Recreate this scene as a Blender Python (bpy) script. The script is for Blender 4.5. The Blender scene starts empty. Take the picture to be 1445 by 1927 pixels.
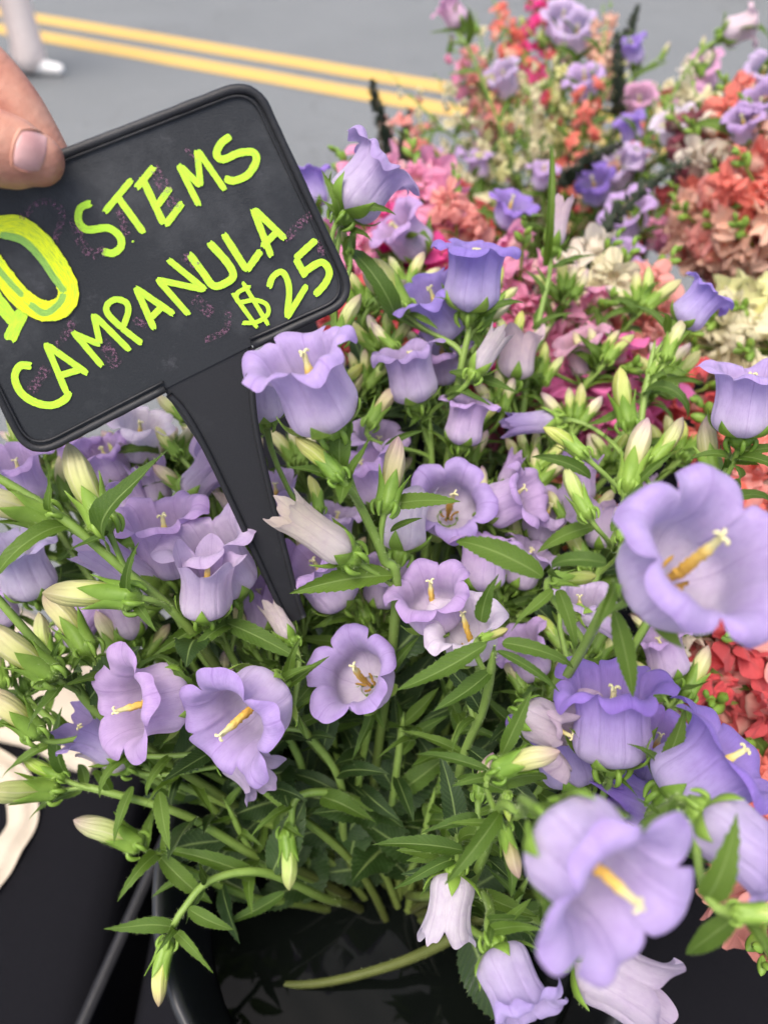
import bpy, bmesh, math, random
import numpy as np
from mathutils import Vector, Matrix

# ------------------------------------------------------------------ camera, sky, sun, exposure
scene = bpy.context.scene
C = scene.collection
CAM = Vector((0.0, 0.0, 1.45)); PITCH = math.radians(47.0); FPX = 1370.0
cam_d = bpy.data.cameras.new('camera'); cam = bpy.data.objects.new('camera', cam_d); C.objects.link(cam)
cam.location = CAM; cam.rotation_euler = (math.pi/2 - PITCH, 0, 0)
cam_d.sensor_fit = 'VERTICAL'; cam_d.sensor_height = 36.0; cam_d.lens = FPX/1927*36.0
cam_d.clip_start = 0.01; cam_d.clip_end = 500
cam_d.dof.use_dof = True; cam_d.dof.focus_distance = 0.325; cam_d.dof.aperture_fstop = cam_d.lens/4.1
scene.camera = cam
world = bpy.data.worlds.new('World'); scene.world = world; world.use_nodes = True
SUN_EL, SUN_AZ = math.radians(70), math.radians(-140)      # azimuth measured from +Y towards +X
nt = world.node_tree; sky = nt.nodes.new('ShaderNodeTexSky'); sky.sky_type = 'NISHITA'; sky.sun_disc = False
sky.sun_elevation = SUN_EL; sky.sun_rotation = SUN_AZ; sky.air_density = 0.7; sky.dust_density = 5.0; sky.ozone_density = 0.6
bg = nt.nodes['Background']; nt.links.new(sky.outputs[0], bg.inputs[0]); bg.inputs[1].default_value = 0.145
sd = bpy.data.lights.new('sun', 'SUN'); sun = bpy.data.objects.new('sun', sd); C.objects.link(sun)
sd.energy = 1.5; sd.angle = math.radians(40); sd.color = (1.0, 0.95, 0.88)
sdir = Vector((math.sin(SUN_AZ)*math.cos(SUN_EL), math.cos(SUN_AZ)*math.cos(SUN_EL), math.sin(SUN_EL)))
sun.rotation_euler = sdir.to_track_quat('Z', 'Y').to_euler()
vs = scene.view_settings; vs.view_transform = 'Standard'; vs.look = 'None'; vs.exposure = 0.95; vs.gamma = 1
scene.render.engine = 'CYCLES'; scene.cycles.use_denoising = True
scene.cycles.max_bounces = 8; scene.cycles.transparent_max_bounces = 8; scene.cycles.sample_clamp_indirect = 4

FWD = Vector((0, math.cos(PITCH), -math.sin(PITCH))); UPV = Vector((0, math.sin(PITCH), math.cos(PITCH)))
def ray(px, py): return FWD + Vector((1, 0, 0))*((px-722.5)/FPX) + UPV*(-(py-963.5)/FPX)
def P(px, py, d): return CAM + ray(px, py)*d
def on_z(px, py, z):
    r = ray(px, py); return CAM + r*((z-CAM.z)/r.z)
def proj(p):
    v = p-CAM; d = v.dot(FWD)
    return 722.5+FPX*v.x/d, 963.5-FPX*v.dot(UPV)/d, d

rnd = random.Random(7)
# ------------------------------------------------------------------ helpers
def thing(name, label, cat, loc=(0, 0, 0), group=None):
    o = bpy.data.objects.new(name, None); C.objects.link(o); o.location = loc; o.empty_display_size = 0.02
    o['label'] = label; o['category'] = cat
    if group: o['group'] = group
    return o
IDM = Matrix.Identity(4)
def part(name, mesh, parent=None, M=None, color=None):
    o = bpy.data.objects.new(name, mesh); C.objects.link(o)
    if parent is not None:
        o.parent = parent
        if parent.type == 'EMPTY': o.matrix_parent_inverse = Matrix.Translation(-Vector(parent.location))
    if M is not None: o.matrix_basis = M
    if color is not None: o.color = (color[0], color[1], color[2], 1)
    return o
def tag(o, label=None, cat=None, group=None, kind=None):
    for k, v in (('label', label), ('category', cat), ('group', group), ('kind', kind)):
        if v: o[k] = v
    return o
def mesh_np(name, V, F, mat, A=None, smooth=True, mats=None, midx=None):
    me = bpy.data.meshes.new(name)
    V = np.asarray(V, dtype=np.float32)
    me.from_pydata(V.tolist(), [], F)
    if smooth: me.polygons.foreach_set('use_smooth', np.ones(len(me.polygons), dtype=bool))
    if A is not None:
        at = me.attributes.new('st', 'FLOAT_VECTOR', 'POINT'); at.data.foreach_set('vector', np.asarray(A, dtype=np.float32).ravel())
    if mats:
        for m in mats: me.materials.append(m)
        me.polygons.foreach_set('material_index', np.asarray(midx, dtype=np.int32))
    else: me.materials.append(mat)
    me.update(); return me
class MB:
    """collects grids, tubes and faces of one mesh"""
    def __init__(s): s.V = []; s.F = []; s.A = []; s.n = 0
    def grid(s, V, A=None, close=False):
        n, m, _ = V.shape; b = s.n
        s.V.append(V.reshape(-1, 3)); s.A.append((A if A is not None else np.zeros((n, m, 3))).reshape(-1, 3)); s.n += n*m
        for i in range(n if close else n-1):
            i2 = (i+1) % n
            for j in range(m-1): s.F.append((b+i*m+j, b+i2*m+j, b+i2*m+j+1, b+i*m+j+1))
    def faces(s, V, F, A=None):
        V = np.asarray(V, float); b = s.n; s.V.append(V); s.A.append(np.asarray(A, float) if A is not None else np.zeros((len(V), 3))); s.n += len(V)
        for f in F: s.F.append(tuple(b+i for i in f))
    def tube(s, pts, rad, ns=8, cap=True, att=None, ribs=0.0):
        pts = [Vector(p) for p in pts]; n = len(pts)
        if not hasattr(rad, '__len__'): rad = [rad]*n
        V = np.zeros((ns, n, 3)); A = np.zeros((ns, n, 3)); up = None
        for i, p in enumerate(pts):
            t = (pts[min(i+1, n-1)]-pts[max(i-1, 0)]).normalized()
            if up is None: up = t.orthogonal().normalized()
            up = (up - t*up.dot(t)); up = up.normalized() if up.length > 1e-6 else t.orthogonal().normalized()
            bi = t.cross(up)
            for k in range(ns):
                a = 2*math.pi*k/ns; rr = rad[i]*(1+ribs*math.cos(5*a))
                V[k, i] = p + up*(math.cos(a)*rr) + bi*(math.sin(a)*rr)
                A[k, i] = (i/(n-1), k/ns, 0) if att is None else att
        s.grid(V[::-1], A[::-1], close=True)
        if cap:
            b = s.n-ns*n
            s.F.append(tuple(b+k*n for k in range(ns))); s.F.append(tuple(b+(ns-1-k)*n+n-1 for k in range(ns)))
        return V
    def hair(s, p, d, L, w, rs):
        d = Vector(d).normalized(); sd = d.cross(Vector((rs.uniform(-1, 1), rs.uniform(-1, 1), rs.uniform(-1, 1)))).normalized()*w
        p = Vector(p); s.faces([p-sd, p+sd, p+d*L], [(0, 1, 2)], [(.6, 0, 1)]*3)
    def mesh(s, name, mat, smooth=True):
        return mesh_np(name, np.concatenate(s.V), s.F, mat, np.concatenate(s.A), smooth)
def smooth(a, b, x): t = np.clip((x-a)/(b-a), 0, 1); return t*t*(3-2*t)
def catmull(pts, n=8):
    pts = [Vector(p) for p in pts]
    if len(pts) == 2: return [pts[0].lerp(pts[1], i/n) for i in range(n+1)]
    P_ = [pts[0]*2-pts[1]]+pts+[pts[-1]*2-pts[-2]]; out = []
    for i in range(1, len(P_)-2):
        a, b, c, d = P_[i-1:i+3]
        for k in range(n):
            t = k/n; out.append(0.5*((2*b)+(c-a)*t+(2*a-5*b+4*c-d)*t*t+(3*b-a-3*c+d)*t**3))
    out.append(pts[-1]); return out
def frame_z(p, z, roll=0.0, sc=1.0):
    q = Vector(z).normalized().to_track_quat('Z', 'Y')
    return Matrix.Translation(p) @ q.to_matrix().to_4x4() @ Matrix.Rotation(roll, 4, 'Z') @ Matrix.Scale(sc, 4)
def frame_x(p, x, up, sc=(1, 1, 1)):
    x = Vector(x).normalized(); up = Vector(up); y = up.cross(x)
    if y.length < 1e-4: y = x.orthogonal()
    y.normalize(); z = x.cross(y)
    m = Matrix((x, y, z)).transposed().to_4x4()
    return Matrix.Translation(p) @ m @ Matrix.Diagonal((sc[0], sc[1], sc[2], 1))

# ------------------------------------------------------------------ materials
class NT:
    def __init__(s, name):
        s.m = bpy.data.materials.new(name); s.m.use_nodes = True; s.t = s.m.node_tree; s.t.nodes.clear()
        s.out = s.t.nodes.new('ShaderNodeOutputMaterial')
    def n(s, typ, ins=None, **kw):
        nd = s.t.nodes.new(typ)
        for k, v in kw.items(): setattr(nd, k, v)
        for k, v in (ins or {}).items():
            if isinstance(v, bpy.types.NodeSocket): s.t.links.new(v, nd.inputs[k])
            else: nd.inputs[k].default_value = v
        return nd
    def math(s, op, a, b=0.0, clamp=False):
        nd = s.n('ShaderNodeMath', {0: a, 1: b}, operation=op); nd.use_clamp = clamp; return nd.outputs[0]
    def mix(s, f, a, b, mode='MIX'):
        nd = s.n('ShaderNodeMix', data_type='RGBA', blend_type=mode)
        for i, v in ((0, f), (6, a), (7, b)):
            if isinstance(v, bpy.types.NodeSocket): s.t.links.new(v, nd.inputs[i])
            else: nd.inputs[i].default_value = v if i == 0 else (*v[:3], 1)
        return nd.outputs[2]
    def ramp(s, f, stops, interp='LINEAR'):
        nd = s.n('ShaderNodeValToRGB', {0: f}); e = nd.color_ramp.elements; nd.color_ramp.interpolation = interp
        while len(e) < len(stops): e.new(0.5)
        for i, (p, c) in enumerate(stops): e[i].position = p; e[i].color = (*c[:3], 1)
        return nd.outputs[0]
    def st(s):
        a = s.n('ShaderNodeAttribute', attribute_name='st'); x = s.n('ShaderNodeSeparateXYZ', {0: a.outputs['Vector']})
        return a.outputs['Vector'], x.outputs[0], x.outputs[1], x.outputs[2]
    def noise(s, vec, scale, detail=3, rough=0.5):
        return s.n('ShaderNodeTexNoise', {'Vector': vec, 'Scale': scale, 'Detail': detail, 'Roughness': rough}).outputs[0]
    def obj(s): return s.n('ShaderNodeTexCoord').outputs['Object']
    def bump(s, h, st_=0.3, d=0.001): return s.n('ShaderNodeBump', {'Height': h, 'Strength': st_, 'Distance': d}).outputs[0]
    def bsdf(s, col, rough=0.5, spec=0.5, nrm=None, trans=0.0, tcol=None, **ex):
        ins = {'Base Color': col if isinstance(col, bpy.types.NodeSocket) else (*col[:3], 1), 'Roughness': rough, 'Specular IOR Level': spec}
        if nrm is not None: ins['Normal'] = nrm
        ins.update(ex)
        p = s.n('ShaderNodeBsdfPrincipled', ins); o = p.outputs[0]
        if trans:
            ti = {'Color': tcol if tcol is not None else (col if isinstance(col, bpy.types.NodeSocket) else (*col[:3], 1))}
            t = s.n('ShaderNodeBsdfTranslucent', ti)
            o = s.n('ShaderNodeMixShader', {0: trans, 1: o, 2: t.outputs[0]}).outputs[0]
        s.t.links.new(o, s.out.inputs[0]); return s.m

def petal_material(name, pale_base, trans=0.40, deep=(.75, .60, .86)):
    k = NT(name); v, s, phi, hz = k.st()
    oi = k.n('ShaderNodeObjectInfo'); tint = oi.outputs['Color']
    col = k.mix(k.ramp(s, [(0.0, (1, 1, 1)), (0.30, (.62,)*3), (0.62, (.14,)*3), (0.8, (0, 0, 0))]), tint, k.mix(0.72, tint, pale_base))
    off = k.n('ShaderNodeVectorMath', {0: v, 1: oi.outputs['Location']}, operation='ADD').outputs[0]
    sc = k.n('ShaderNodeMapping', {'Vector': off, 'Scale': (2.0, 14.0, 3.7)}).outputs[0]
    streak = k.noise(sc, 3.0, 4, 0.6); blot = k.noise(k.obj(), 170, 4, 0.6)
    col = k.mix(k.math('MULTIPLY', streak, 0.36), col, k.mix(1.0, col, deep, 'MULTIPLY'))
    col = k.mix(k.ramp(blot, [(0.42, (0, 0, 0)), (0.75, (.34,)*3)]), col, k.mix(1.0, col, tuple(x*.93 for x in deep), 'MULTIPLY'))
    vs_ = k.n('ShaderNodeMapping', {'Vector': off, 'Scale': (1.1, 11.0, 2.0)}).outputs[0]
    rid = k.math('SUBTRACT', 1.0, k.math('MULTIPLY', k.math('ABSOLUTE', k.math('SUBTRACT', k.noise(vs_, 2.2, 2, 0.4), 0.5)), 26.0), True)
    col = k.mix(k.math('MULTIPLY', rid, 0.30), col, k.mix(1.0, col, tuple(x*.82 for x in deep), 'MULTIPLY'))
    vein = k.math('SUBTRACT', 1.0, k.math('MULTIPLY', k.math('ABSOLUTE', phi), 24.0), True)
    col = k.mix(k.math('MULTIPLY', vein, 0.40), col, k.mix(1.0, col, tuple(x*.82 for x in deep), 'MULTIPLY'))
    edge = k.math('MULTIPLY', k.math('SUBTRACT', hz, 0.9, True), 6.0, True)
    col = k.mix(k.math('MULTIPLY', edge, 0.38), col, k.mix(1.0, col, tuple(x*.9 for x in deep), 'MULTIPLY'))
    fine = k.noise(k.obj(), 1100, 2); cr = k.noise(sc, 7, 3)
    h = k.math('ADD', k.math('MULTIPLY', fine, 0.3), k.math('ADD', k.math('MULTIPLY', cr, 0.7), k.math('ADD', k.math('MULTIPLY', vein, -0.5), k.math('MULTIPLY', rid, -0.35))))
    return k.bsdf(col, 0.5, 0.25, k.bump(h, 0.6, 0.0007), trans, None, **{'Sheen Weight': 0.12})
M_PETAL = petal_material('lilac_petal', (.86, .82, .86))
def bud_material():
    k = NT('bud_skin'); v, s, phi, hz = k.st(); oi = k.n('ShaderNodeObjectInfo')
    col = k.ramp(s, [(0.0, (.30, .42, .07)), (0.3, (.60, .62, .24)), (0.62, (.74, .69, .44)), (0.86, (.58, .45, .42)), (1.0, (.44, .28, .37))])
    grn = k.ramp(s, [(0.0, (.22, .38, .05)), (0.5, (.45, .54, .11)), (1.0, (.62, .61, .16))])
    col = k.mix(k.ramp(oi.outputs['Random'], [(0.45, (0, 0, 0)), (0.9, (.85,)*3)]), col, grn)
    col = k.mix(1.0, col, oi.outputs['Color'], 'MULTIPLY')
    rid = k.math('SUBTRACT', 1.0, k.math('MULTIPLY', k.math('ABSOLUTE', phi), 7.0), True)
    col = k.mix(k.math('MULTIPLY', rid, 0.55), col, (.68, .64, .42))
    sc = k.n('ShaderNodeMapping', {'Vector': v, 'Scale': (2, 10, 3)}); ns = k.noise(sc.outputs[0], 4, 4)
    col = k.mix(k.math('MULTIPLY', ns, 0.4), col, k.mix(1.0, col, (.66, .66, .58), 'MULTIPLY'))
    return k.bsdf(col, 0.33, 0.5, k.bump(k.math('ADD', ns, rid), 0.35, 0.0006), 0.2)
M_BUD = bud_material()
def green_material(name, dark, light, trans, veins=True, rough=0.45):
    k = NT(name); v, s, t, hz = k.st(); oi = k.n('ShaderNodeObjectInfo')
    ns = k.noise(k.obj(), 130, 4, 0.6)
    f = k.math('ADD', k.math('MULTIPLY', oi.outputs['Random'], 0.55), k.math('MULTIPLY', k.math('SUBTRACT', ns, 0.3), 0.9), True)
    col = k.mix(f, dark, light)
    h = ns
    if veins:
        at = k.math('ABSOLUTE', t)
        mid = k.math('SUBTRACT', 1.0, k.math('MULTIPLY', at, 9.0), True)
        ph = k.math('SUBTRACT', k.math('ADD', k.math('MULTIPLY', s, 50.0), k.math('MULTIPLY', ns, 7.0)), k.math('MULTIPLY', at, 8.0))
        side = k.math('POWER', k.math('ABSOLUTE', k.math('SINE', ph)), 0.35)
        sv = k.math('MULTIPLY', k.math('SUBTRACT', 1.0, side), 0.9, True)
        col = k.mix(k.math('MULTIPLY', mid, 0.6), col, (.30, .42, .13))
        col = k.mix(k.math('MULTIPLY', sv, 0.28), col, (.17, .28, .06))
        h = k.math('SUBTRACT', k.math('MULTIPLY', ns, 0.5), k.math('ADD', sv, mid))
    if name == 'stem_green': col = k.mix(k.ramp(s, [(.18, (.9,)*3), (.45, (0, 0, 0))]), col, (.055, .058, .016))  # cut stems browner below, darkened too in place of shade inside the bucket
    col = k.mix(k.math('MULTIPLY', hz, 0.75), col, (.42, .52, .25))
    return k.bsdf(col, rough, 0.4, k.bump(h, 0.5, 0.0006), trans, k.mix(0.5, col, (.25, .40, .03)))
M_LEAF = green_material('leaf_green', (.034, .085, .010), (.140, .240, .026), 0.33)
M_LEAFDARK = green_material('shaded_leaf_green', (.008, .027, .006), (.028, .064, .012), 0.14)  # low, older leaves; shade deep in the bunch is put into this colour
M_CALYX = green_material('calyx_green', (.13, .25, .028), (.29, .45, .075), 0.2, False)
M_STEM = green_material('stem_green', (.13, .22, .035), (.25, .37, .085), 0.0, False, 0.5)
M_STEMDULL = green_material('stem_olive', (.08, .10, .025), (.14, .16, .05), 0.0, False, 0.5)
def simple(name, col, rough=0.5, spec=0.5, nscale=None, namp=0.25, bump=0.0, trans=0.0, **ex):
    k = NT(name); c = col; nr = None
    if nscale:
        n_ = k.noise(k.obj(), nscale, 5, 0.6)
        c = k.mix(n_, tuple(x*(1-namp) for x in col), tuple(min(1, x*(1+namp)) for x in col))
        if bump: nr = k.bump(n_, bump, 0.001)
    return k.bsdf(c, rough, spec, nr, trans, **ex)
def pistil_material():
    k = NT('pollen_yellow'); v, s, t, hz = k.st(); n_ = k.noise(k.obj(), 1800, 3)
    col = k.ramp(s, [(0.0, (.66, .42, .10)), (0.45, (.84, .54, .10)), (0.70, (.88, .66, .18)), (0.80, (.78, .76, .38)), (1.0, (.80, .80, .48))])
    col = k.mix(k.math('MULTIPLY', n_, 0.5), col, k.mix(1.0, col, (.8, .6, .35), 'MULTIPLY'))
    return k.bsdf(col, 0.8, 0.2, k.bump(n_, 0.8, 0.0006), 0.12)
M_PIST = pistil_material()

# ------------------------------------------------------------------ ground, tables, buckets
def asphalt():
    k = NT('worn_asphalt'); o = k.obj()
    fine = k.noise(o, 260, 4, 0.7); big = k.noise(o, 1.3, 5, 0.6); sp = k.n('ShaderNodeTexVoronoi', {'Vector': o, 'Scale': 120}).outputs['Distance']
    col = k.ramp(fine, [(0.3, (.125, .135, .138)), (0.55, (.190, .202, .206)), (0.75, (.30, .31, .31))])
    col = k.mix(k.math('MULTIPLY', k.math('SUBTRACT', big, 0.35, True), 0.9), col, k.mix(1.0, col, (.70, .71, .71), 'MULTIPLY'))
    crk = k.n('ShaderNodeTexVoronoi', {'Vector': k.n('ShaderNodeVectorMath', {0: o, 1: k.n('ShaderNodeTexNoise', {'Vector': o, 'Scale': 3.0, 'Detail': 5.0}).outputs[1]}, operation='ADD').outputs[0], 'Scale': .55}, feature='DISTANCE_TO_EDGE').outputs['Distance']
    col = k.mix(k.math('MULTIPLY', k.math('SUBTRACT', 1.0, k.math('MULTIPLY', crk, 140.0), True), .55), col, (.09, .09, .09))
    agg = k.noise(o, 45, 4, .7); col = k.mix(k.ramp(agg, [(.35, (.5,)*3), (.6, (0, 0, 0))]), col, k.mix(1.0, col, (.74, .74, .74), 'MULTIPLY'))
    return k.bsdf(col, 0.85, 0.3, k.bump(k.math('ADD', fine, sp), 0.6, 0.004))
def road_paint():
    k = NT('yellow_road_paint'); o = k.obj(); n_ = k.noise(o, 60, 5, 0.7); f = k.noise(o, 400, 3)
    col = k.mix(k.math('MULTIPLY', f, 0.5), (.56, .35, .07), (.64, .46, .17))
    col = k.mix(k.ramp(n_, [(0.52, (0, 0, 0)), (0.68, (.8,)*3)]), col, (.34, .32, .26))
    return k.bsdf(col, 0.7, 0.3, k.bump(f, 0.4, 0.002))
def quad(pts, mat, name): return mesh_np(name, [tuple(p) for p in pts], [(0, 1, 2, 3)], mat, smooth=False)
tag(part('road', quad([(-150, -150, 0), (150, -150, 0), (150, 150, 0), (-150, 150, 0)], asphalt(), 'road')), kind='structure')
RP = road_paint()
A0, A1 = on_z(40, 30, 0), on_z(830, 176, 0); B0, B1 = on_z(40, 62, 0), on_z(800, 188, 0)
ldir = ((A1-A0).normalized()+(B1-B0).normalized()).normalized(); lper = Vector((-ldir.y, ldir.x, 0))
gap = abs((B0-A0).dot(lper)); lw = 0.56*gap
for c0 in (A0, A0 - lper*gap if (B0-A0).dot(lper) < 0 else A0 + lper*gap):
    m = MB(); N = 120; V = np.zeros((N+1, 2, 3)); rs = random.Random(3)
    for i in range(N+1):
        c_ = c0 + ldir*((i/N-0.4)*30)
        for j, sg in ((0, -1), (1, 1)): V[i, j] = c_ + lper*(sg*(lw/2+rs.uniform(-.004, .004))) + Vector((0, 0, .004))
    m.grid(V[:, ::-1]); tag(part('road_line', m.mesh('road_line', RP, False)), kind='structure')

TZ = 0.74
M_CLOTH = (lambda k: k.bsdf(k.mix(k.noise(k.obj(), 700, 2), (.0035, .0035, .0048), (.009, .009, .012)), 0.85, 0.12,
          k.bump(k.math('ADD', k.noise(k.obj(), 1600, 2), k.math('MULTIPLY', k.noise(k.obj(), 9, 3), 2.0)), 0.5, 0.002)))(NT('black_tablecloth'))
def table(name, label, x0, x1, y0, y1, seed):
    t = thing(name, label, 'table', ((x0+x1)/2, (y0+y1)/2, 0)); rs = np.random.default_rng(seed)
    # cloth: a draped sheet with rounded edge and folds down the sides
    nx, ny = 60, 60; m = MB()
    us = np.linspace(-1, 1, nx); vs_ = np.linspace(-1, 1, ny); V = np.zeros((nx, ny, 3)); drop = 0.5
    for i, u in enumerate(us):
        for j, v in enumerate(vs_):
            def sp(w, a, b):
                h = (b-a)/2; full = h+drop; s_ = w*full
                if abs(s_) <= h: return (a+b)/2+s_, 0.0
                return (a+b)/2+math.copysign(h, s_), abs(s_)-h
            x, dx = sp(u, x0, x1); y, dy = sp(v, y0, y1); dz = max(dx, dy)
            fold = 0.014*math.sin(u*31+seed)*min(1, dy*5)+0.014*math.sin(v*29+seed*2)*min(1, dx*5)
            sx = math.copysign(1, u)*min(1, dx*9)*(.012+fold) if dx > 0 else 0; sy = math.copysign(1, v)*min(1, dy*9)*(.012+fold) if dy > 0 else 0
            V[i, j] = (x+sx, y+sy, TZ-dz+0.0012*math.sin(x*23+seed)*math.sin(y*19+1.3))
    m.grid(V); part('tablecloth', m.mesh('tablecloth', M_CLOTH), t)
    lm = simple('table_leg_steel', (.25, .25, .26), 0.4, 0.5, 40, 0.2)
    for lx in (x0+.06, x1-.06):
        for ly in (y0+.06, y1-.06):
            q = MB(); q.tube([(lx, ly, 0), (lx, ly, TZ-.01)], .014, 10); part('leg', q.mesh('leg', lm), t)
    return t
tr = table('market_table', 'black cloth covered market table carrying the flower buckets', -0.205, 0.95, -0.25, 1.16, 1)
tl = table('market_table', 'smaller black cloth covered table with a cream canvas bag on it', -0.95, -0.245, -0.25, 0.385, 2)
g0, g1 = on_z(286, 1640, TZ), on_z(172, 1895, TZ); gd = (g1-g0).normalized(); gp = Vector((gd.y, -gd.x, 0))
m = MB(); gs = g0-gd*0.10; V = np.zeros((24, 5, 3)); 
for i in range(24):
    for j in range(5):
        t_ = (j-2)/2; V[i, j] = gs+gd*(i/23*0.42)+gp*(t_*0.005)+Vector((0, 0, .004+.004*(1-t_*t_)))
m.grid(V); part('edge_strip', m.mesh('edge_strip', simple('grey_edge_strip', (.016, .016, .018), 0.55, 0.4, 120, 0.5, 0.3)), tr)

M_BUCKET = (lambda k: k.bsdf(k.mix(k.noise(k.obj(), 30, 4), (.016, .017, .019), (.030, .032, .035)), 0.36, 0.5,
            k.bump(k.noise(k.obj(), 220, 3), 0.08, 0.001)))(NT('black_bucket_plastic'))
def revolve(m, prof, cx, cy, n=72, A=None):
    V = np.zeros((n, len(prof), 3))
    for i in range(n):
        a = 2*math.pi*i/n
        for j, (r, z) in enumerate(prof): V[i, j] = (cx+r*math.cos(a), cy+r*math.sin(a), z)
    m.grid(V, close=True)
M_WATER = simple('dark_bucket_water', (.003, .004, .0035), 0.03, 0.5, IOR=1.2)
def bucket(cx, cy, r, h, label, wz):
    t = thing('flower_bucket', label, 'bucket', (cx, cy, TZ+.002)); z0 = TZ+.002; m = MB()
    prof = [(0.002, z0), (r*.76, z0), (r*.79, z0+.006), (r*.965, z0+h-.028), (r*.97, z0+h-.026), (r*1.0, z0+h-.024), (r*1.0, z0+h-.004), (r*.99, z0+h), (r*.965, z0+h+.001), (r*.948, z0+h-.004), (r*.94, z0+h-.02), (r*.765, z0+.012), (r*.74, z0+.006), (0.002, z0+.006)]
    revolve(m, prof, cx, cy); part('shell', m.mesh('bucket_shell', M_BUCKET), t)
    m = MB(); rw = r*(.765+(.94-.765)*((wz-z0)/h))-.0005; V = np.zeros((48, 14, 3)); rs = random.Random(5)
    for i in range(48):
        a = 2*math.pi*i/48
        for j in range(14):
            rr = .001+(rw-.001)*j/13; x = cx+rr*math.cos(a); y = cy+rr*math.sin(a)
            V[i, j] = (x, y, wz+.00035*math.sin(x*190+1)*math.sin(y*160))
    m.grid(V, close=True); part('water', m.mesh('bucket_water', M_WATER), t)
    return t
BCX, BCY, BR, BH = 0.008, 0.146, 0.140, 0.268
bucket(BCX, BCY, BR, BH, 'black plastic bucket holding the lilac campanula stems in water', 0.915)
RIMZ = TZ+BH
BKT = {'pink': (0.10, 0.56), 'mix': (0.24, 0.97), 'near': (0.36, 0.30), 'far': (0.50, 0.74)}
for kx, lab in (('pink', 'black bucket of pink and cream snapdragons behind the campanulas'), ('mix', 'black bucket of mixed bouquets next to the road edge of the table'),
                ('near', 'black bucket of coral and red snapdragons beside the campanula bucket'), ('far', 'black bucket of orange and peach snapdragons beside the mixed bouquets')):
    bucket(BKT[kx][0], BKT[kx][1], 0.125, 0.25, lab, 0.88)

# ------------------------------------------------------------------ flower meshes
PI = math.pi
def bell_mesh(seed, L=.040, R=.0155, lobe=.0125, flare=100, var=28, point=0.0, wav=1.0, name='bell', NTH=120, NS=32, mat=None, mouth=1.0, mo=17):
    rg = np.random.default_rng(seed)
    th = np.linspace(0, 2*PI, NTH, endpoint=False)+.001; x = th/(2*PI)*5; k = np.floor(x).astype(int) % 5; phi = (x-np.floor(x))*2-1
    w = np.clip(1-np.abs(phi)**2.1, 0, 1)**.66; w = w*(1-point)+point*(1-np.abs(phi))**1.1
    lk = lobe*(1+rg.uniform(-.14, .14, 5)); S = L+lk[k]*w
    v = np.linspace(0, 1, NS)**.92; s = S[:, None]*v[None]; q = s/L
    fk = flare+rg.uniform(-var, var, 5); fm = fk.mean(); bl = 1-np.abs(phi)**3; f = fm+(fk[k]-fm)*bl
    a = 76*np.exp(-(q/.20)**2.0)+1.0-6*smooth(.22, .42, q)*(1-smooth(.55, .78, q))+mo*smooth(.60, .97, q)
    a = a+f[:, None]*np.clip((q-.90)/.22, 0, 1.35)**1.2+(phi[:, None]**2)*22*np.clip((q-.85)/.3, 0, 1)
    a = np.radians(np.clip(a, -30, 205)); ds = np.diff(s, axis=1); am = (a[:, 1:]+a[:, :-1])/2
    qm = (q[:, 1:]+q[:, :-1])/2; dr = np.sin(am)*ds; rb = (dr*(qm < .55)).sum(1).mean(); dr = dr*np.where(qm < .55, R/rb, mouth)
    r = np.concatenate([np.zeros((NTH, 1)), np.cumsum(dr, 1)], 1)+.0012; z = np.concatenate([np.zeros((NTH, 1)), np.cumsum(np.cos(am)*ds, 1)], 1)
    body = smooth(.05, .4, q)
    r *= 1+body*(0.036*np.cos(PI*phi)[:, None]-.034*np.exp(-(phi/.09)**2)[:, None]*(1-.5*smooth(.9, 1.1, q))-.05*np.exp(-((1-np.abs(phi))/.10)**2)[:, None]*smooth(.2, .9, q))
    for n in (1, 2, 3, 7):
        ph = rg.uniform(0, 2*PI, 2); r *= 1+wav*.022*np.sin(n*th+ph[0])[:, None]*smooth(.15, 1, q)*(1 if n < 4 else .5); z += wav*.0009*np.sin(n*th+ph[1])[:, None]*q
    ruf = rg.uniform(0, 2*PI, 5); z += .0017*wav*np.sin(phi*(6+3*np.sin(ruf[k]*5))+ruf[k])[:, None]*np.clip(q-.92, 0, .4)*2.6
    tt = th[:, None]+.02*np.sin(q*4+seed)
    V = np.stack([r*np.cos(tt), r*np.sin(tt), z], -1)
    A = np.stack([np.clip(q/1.35, 0, 1), np.repeat(phi[:, None], NS, 1), np.repeat(v[None], NTH, 0)], -1)
    m = MB(); m.grid(V[::-1], A[::-1], close=True)
    me = m.mesh(name, mat or M_PETAL)
    return me, (r[:, :].mean(0), z.mean(0), (s.mean(0)))
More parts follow.
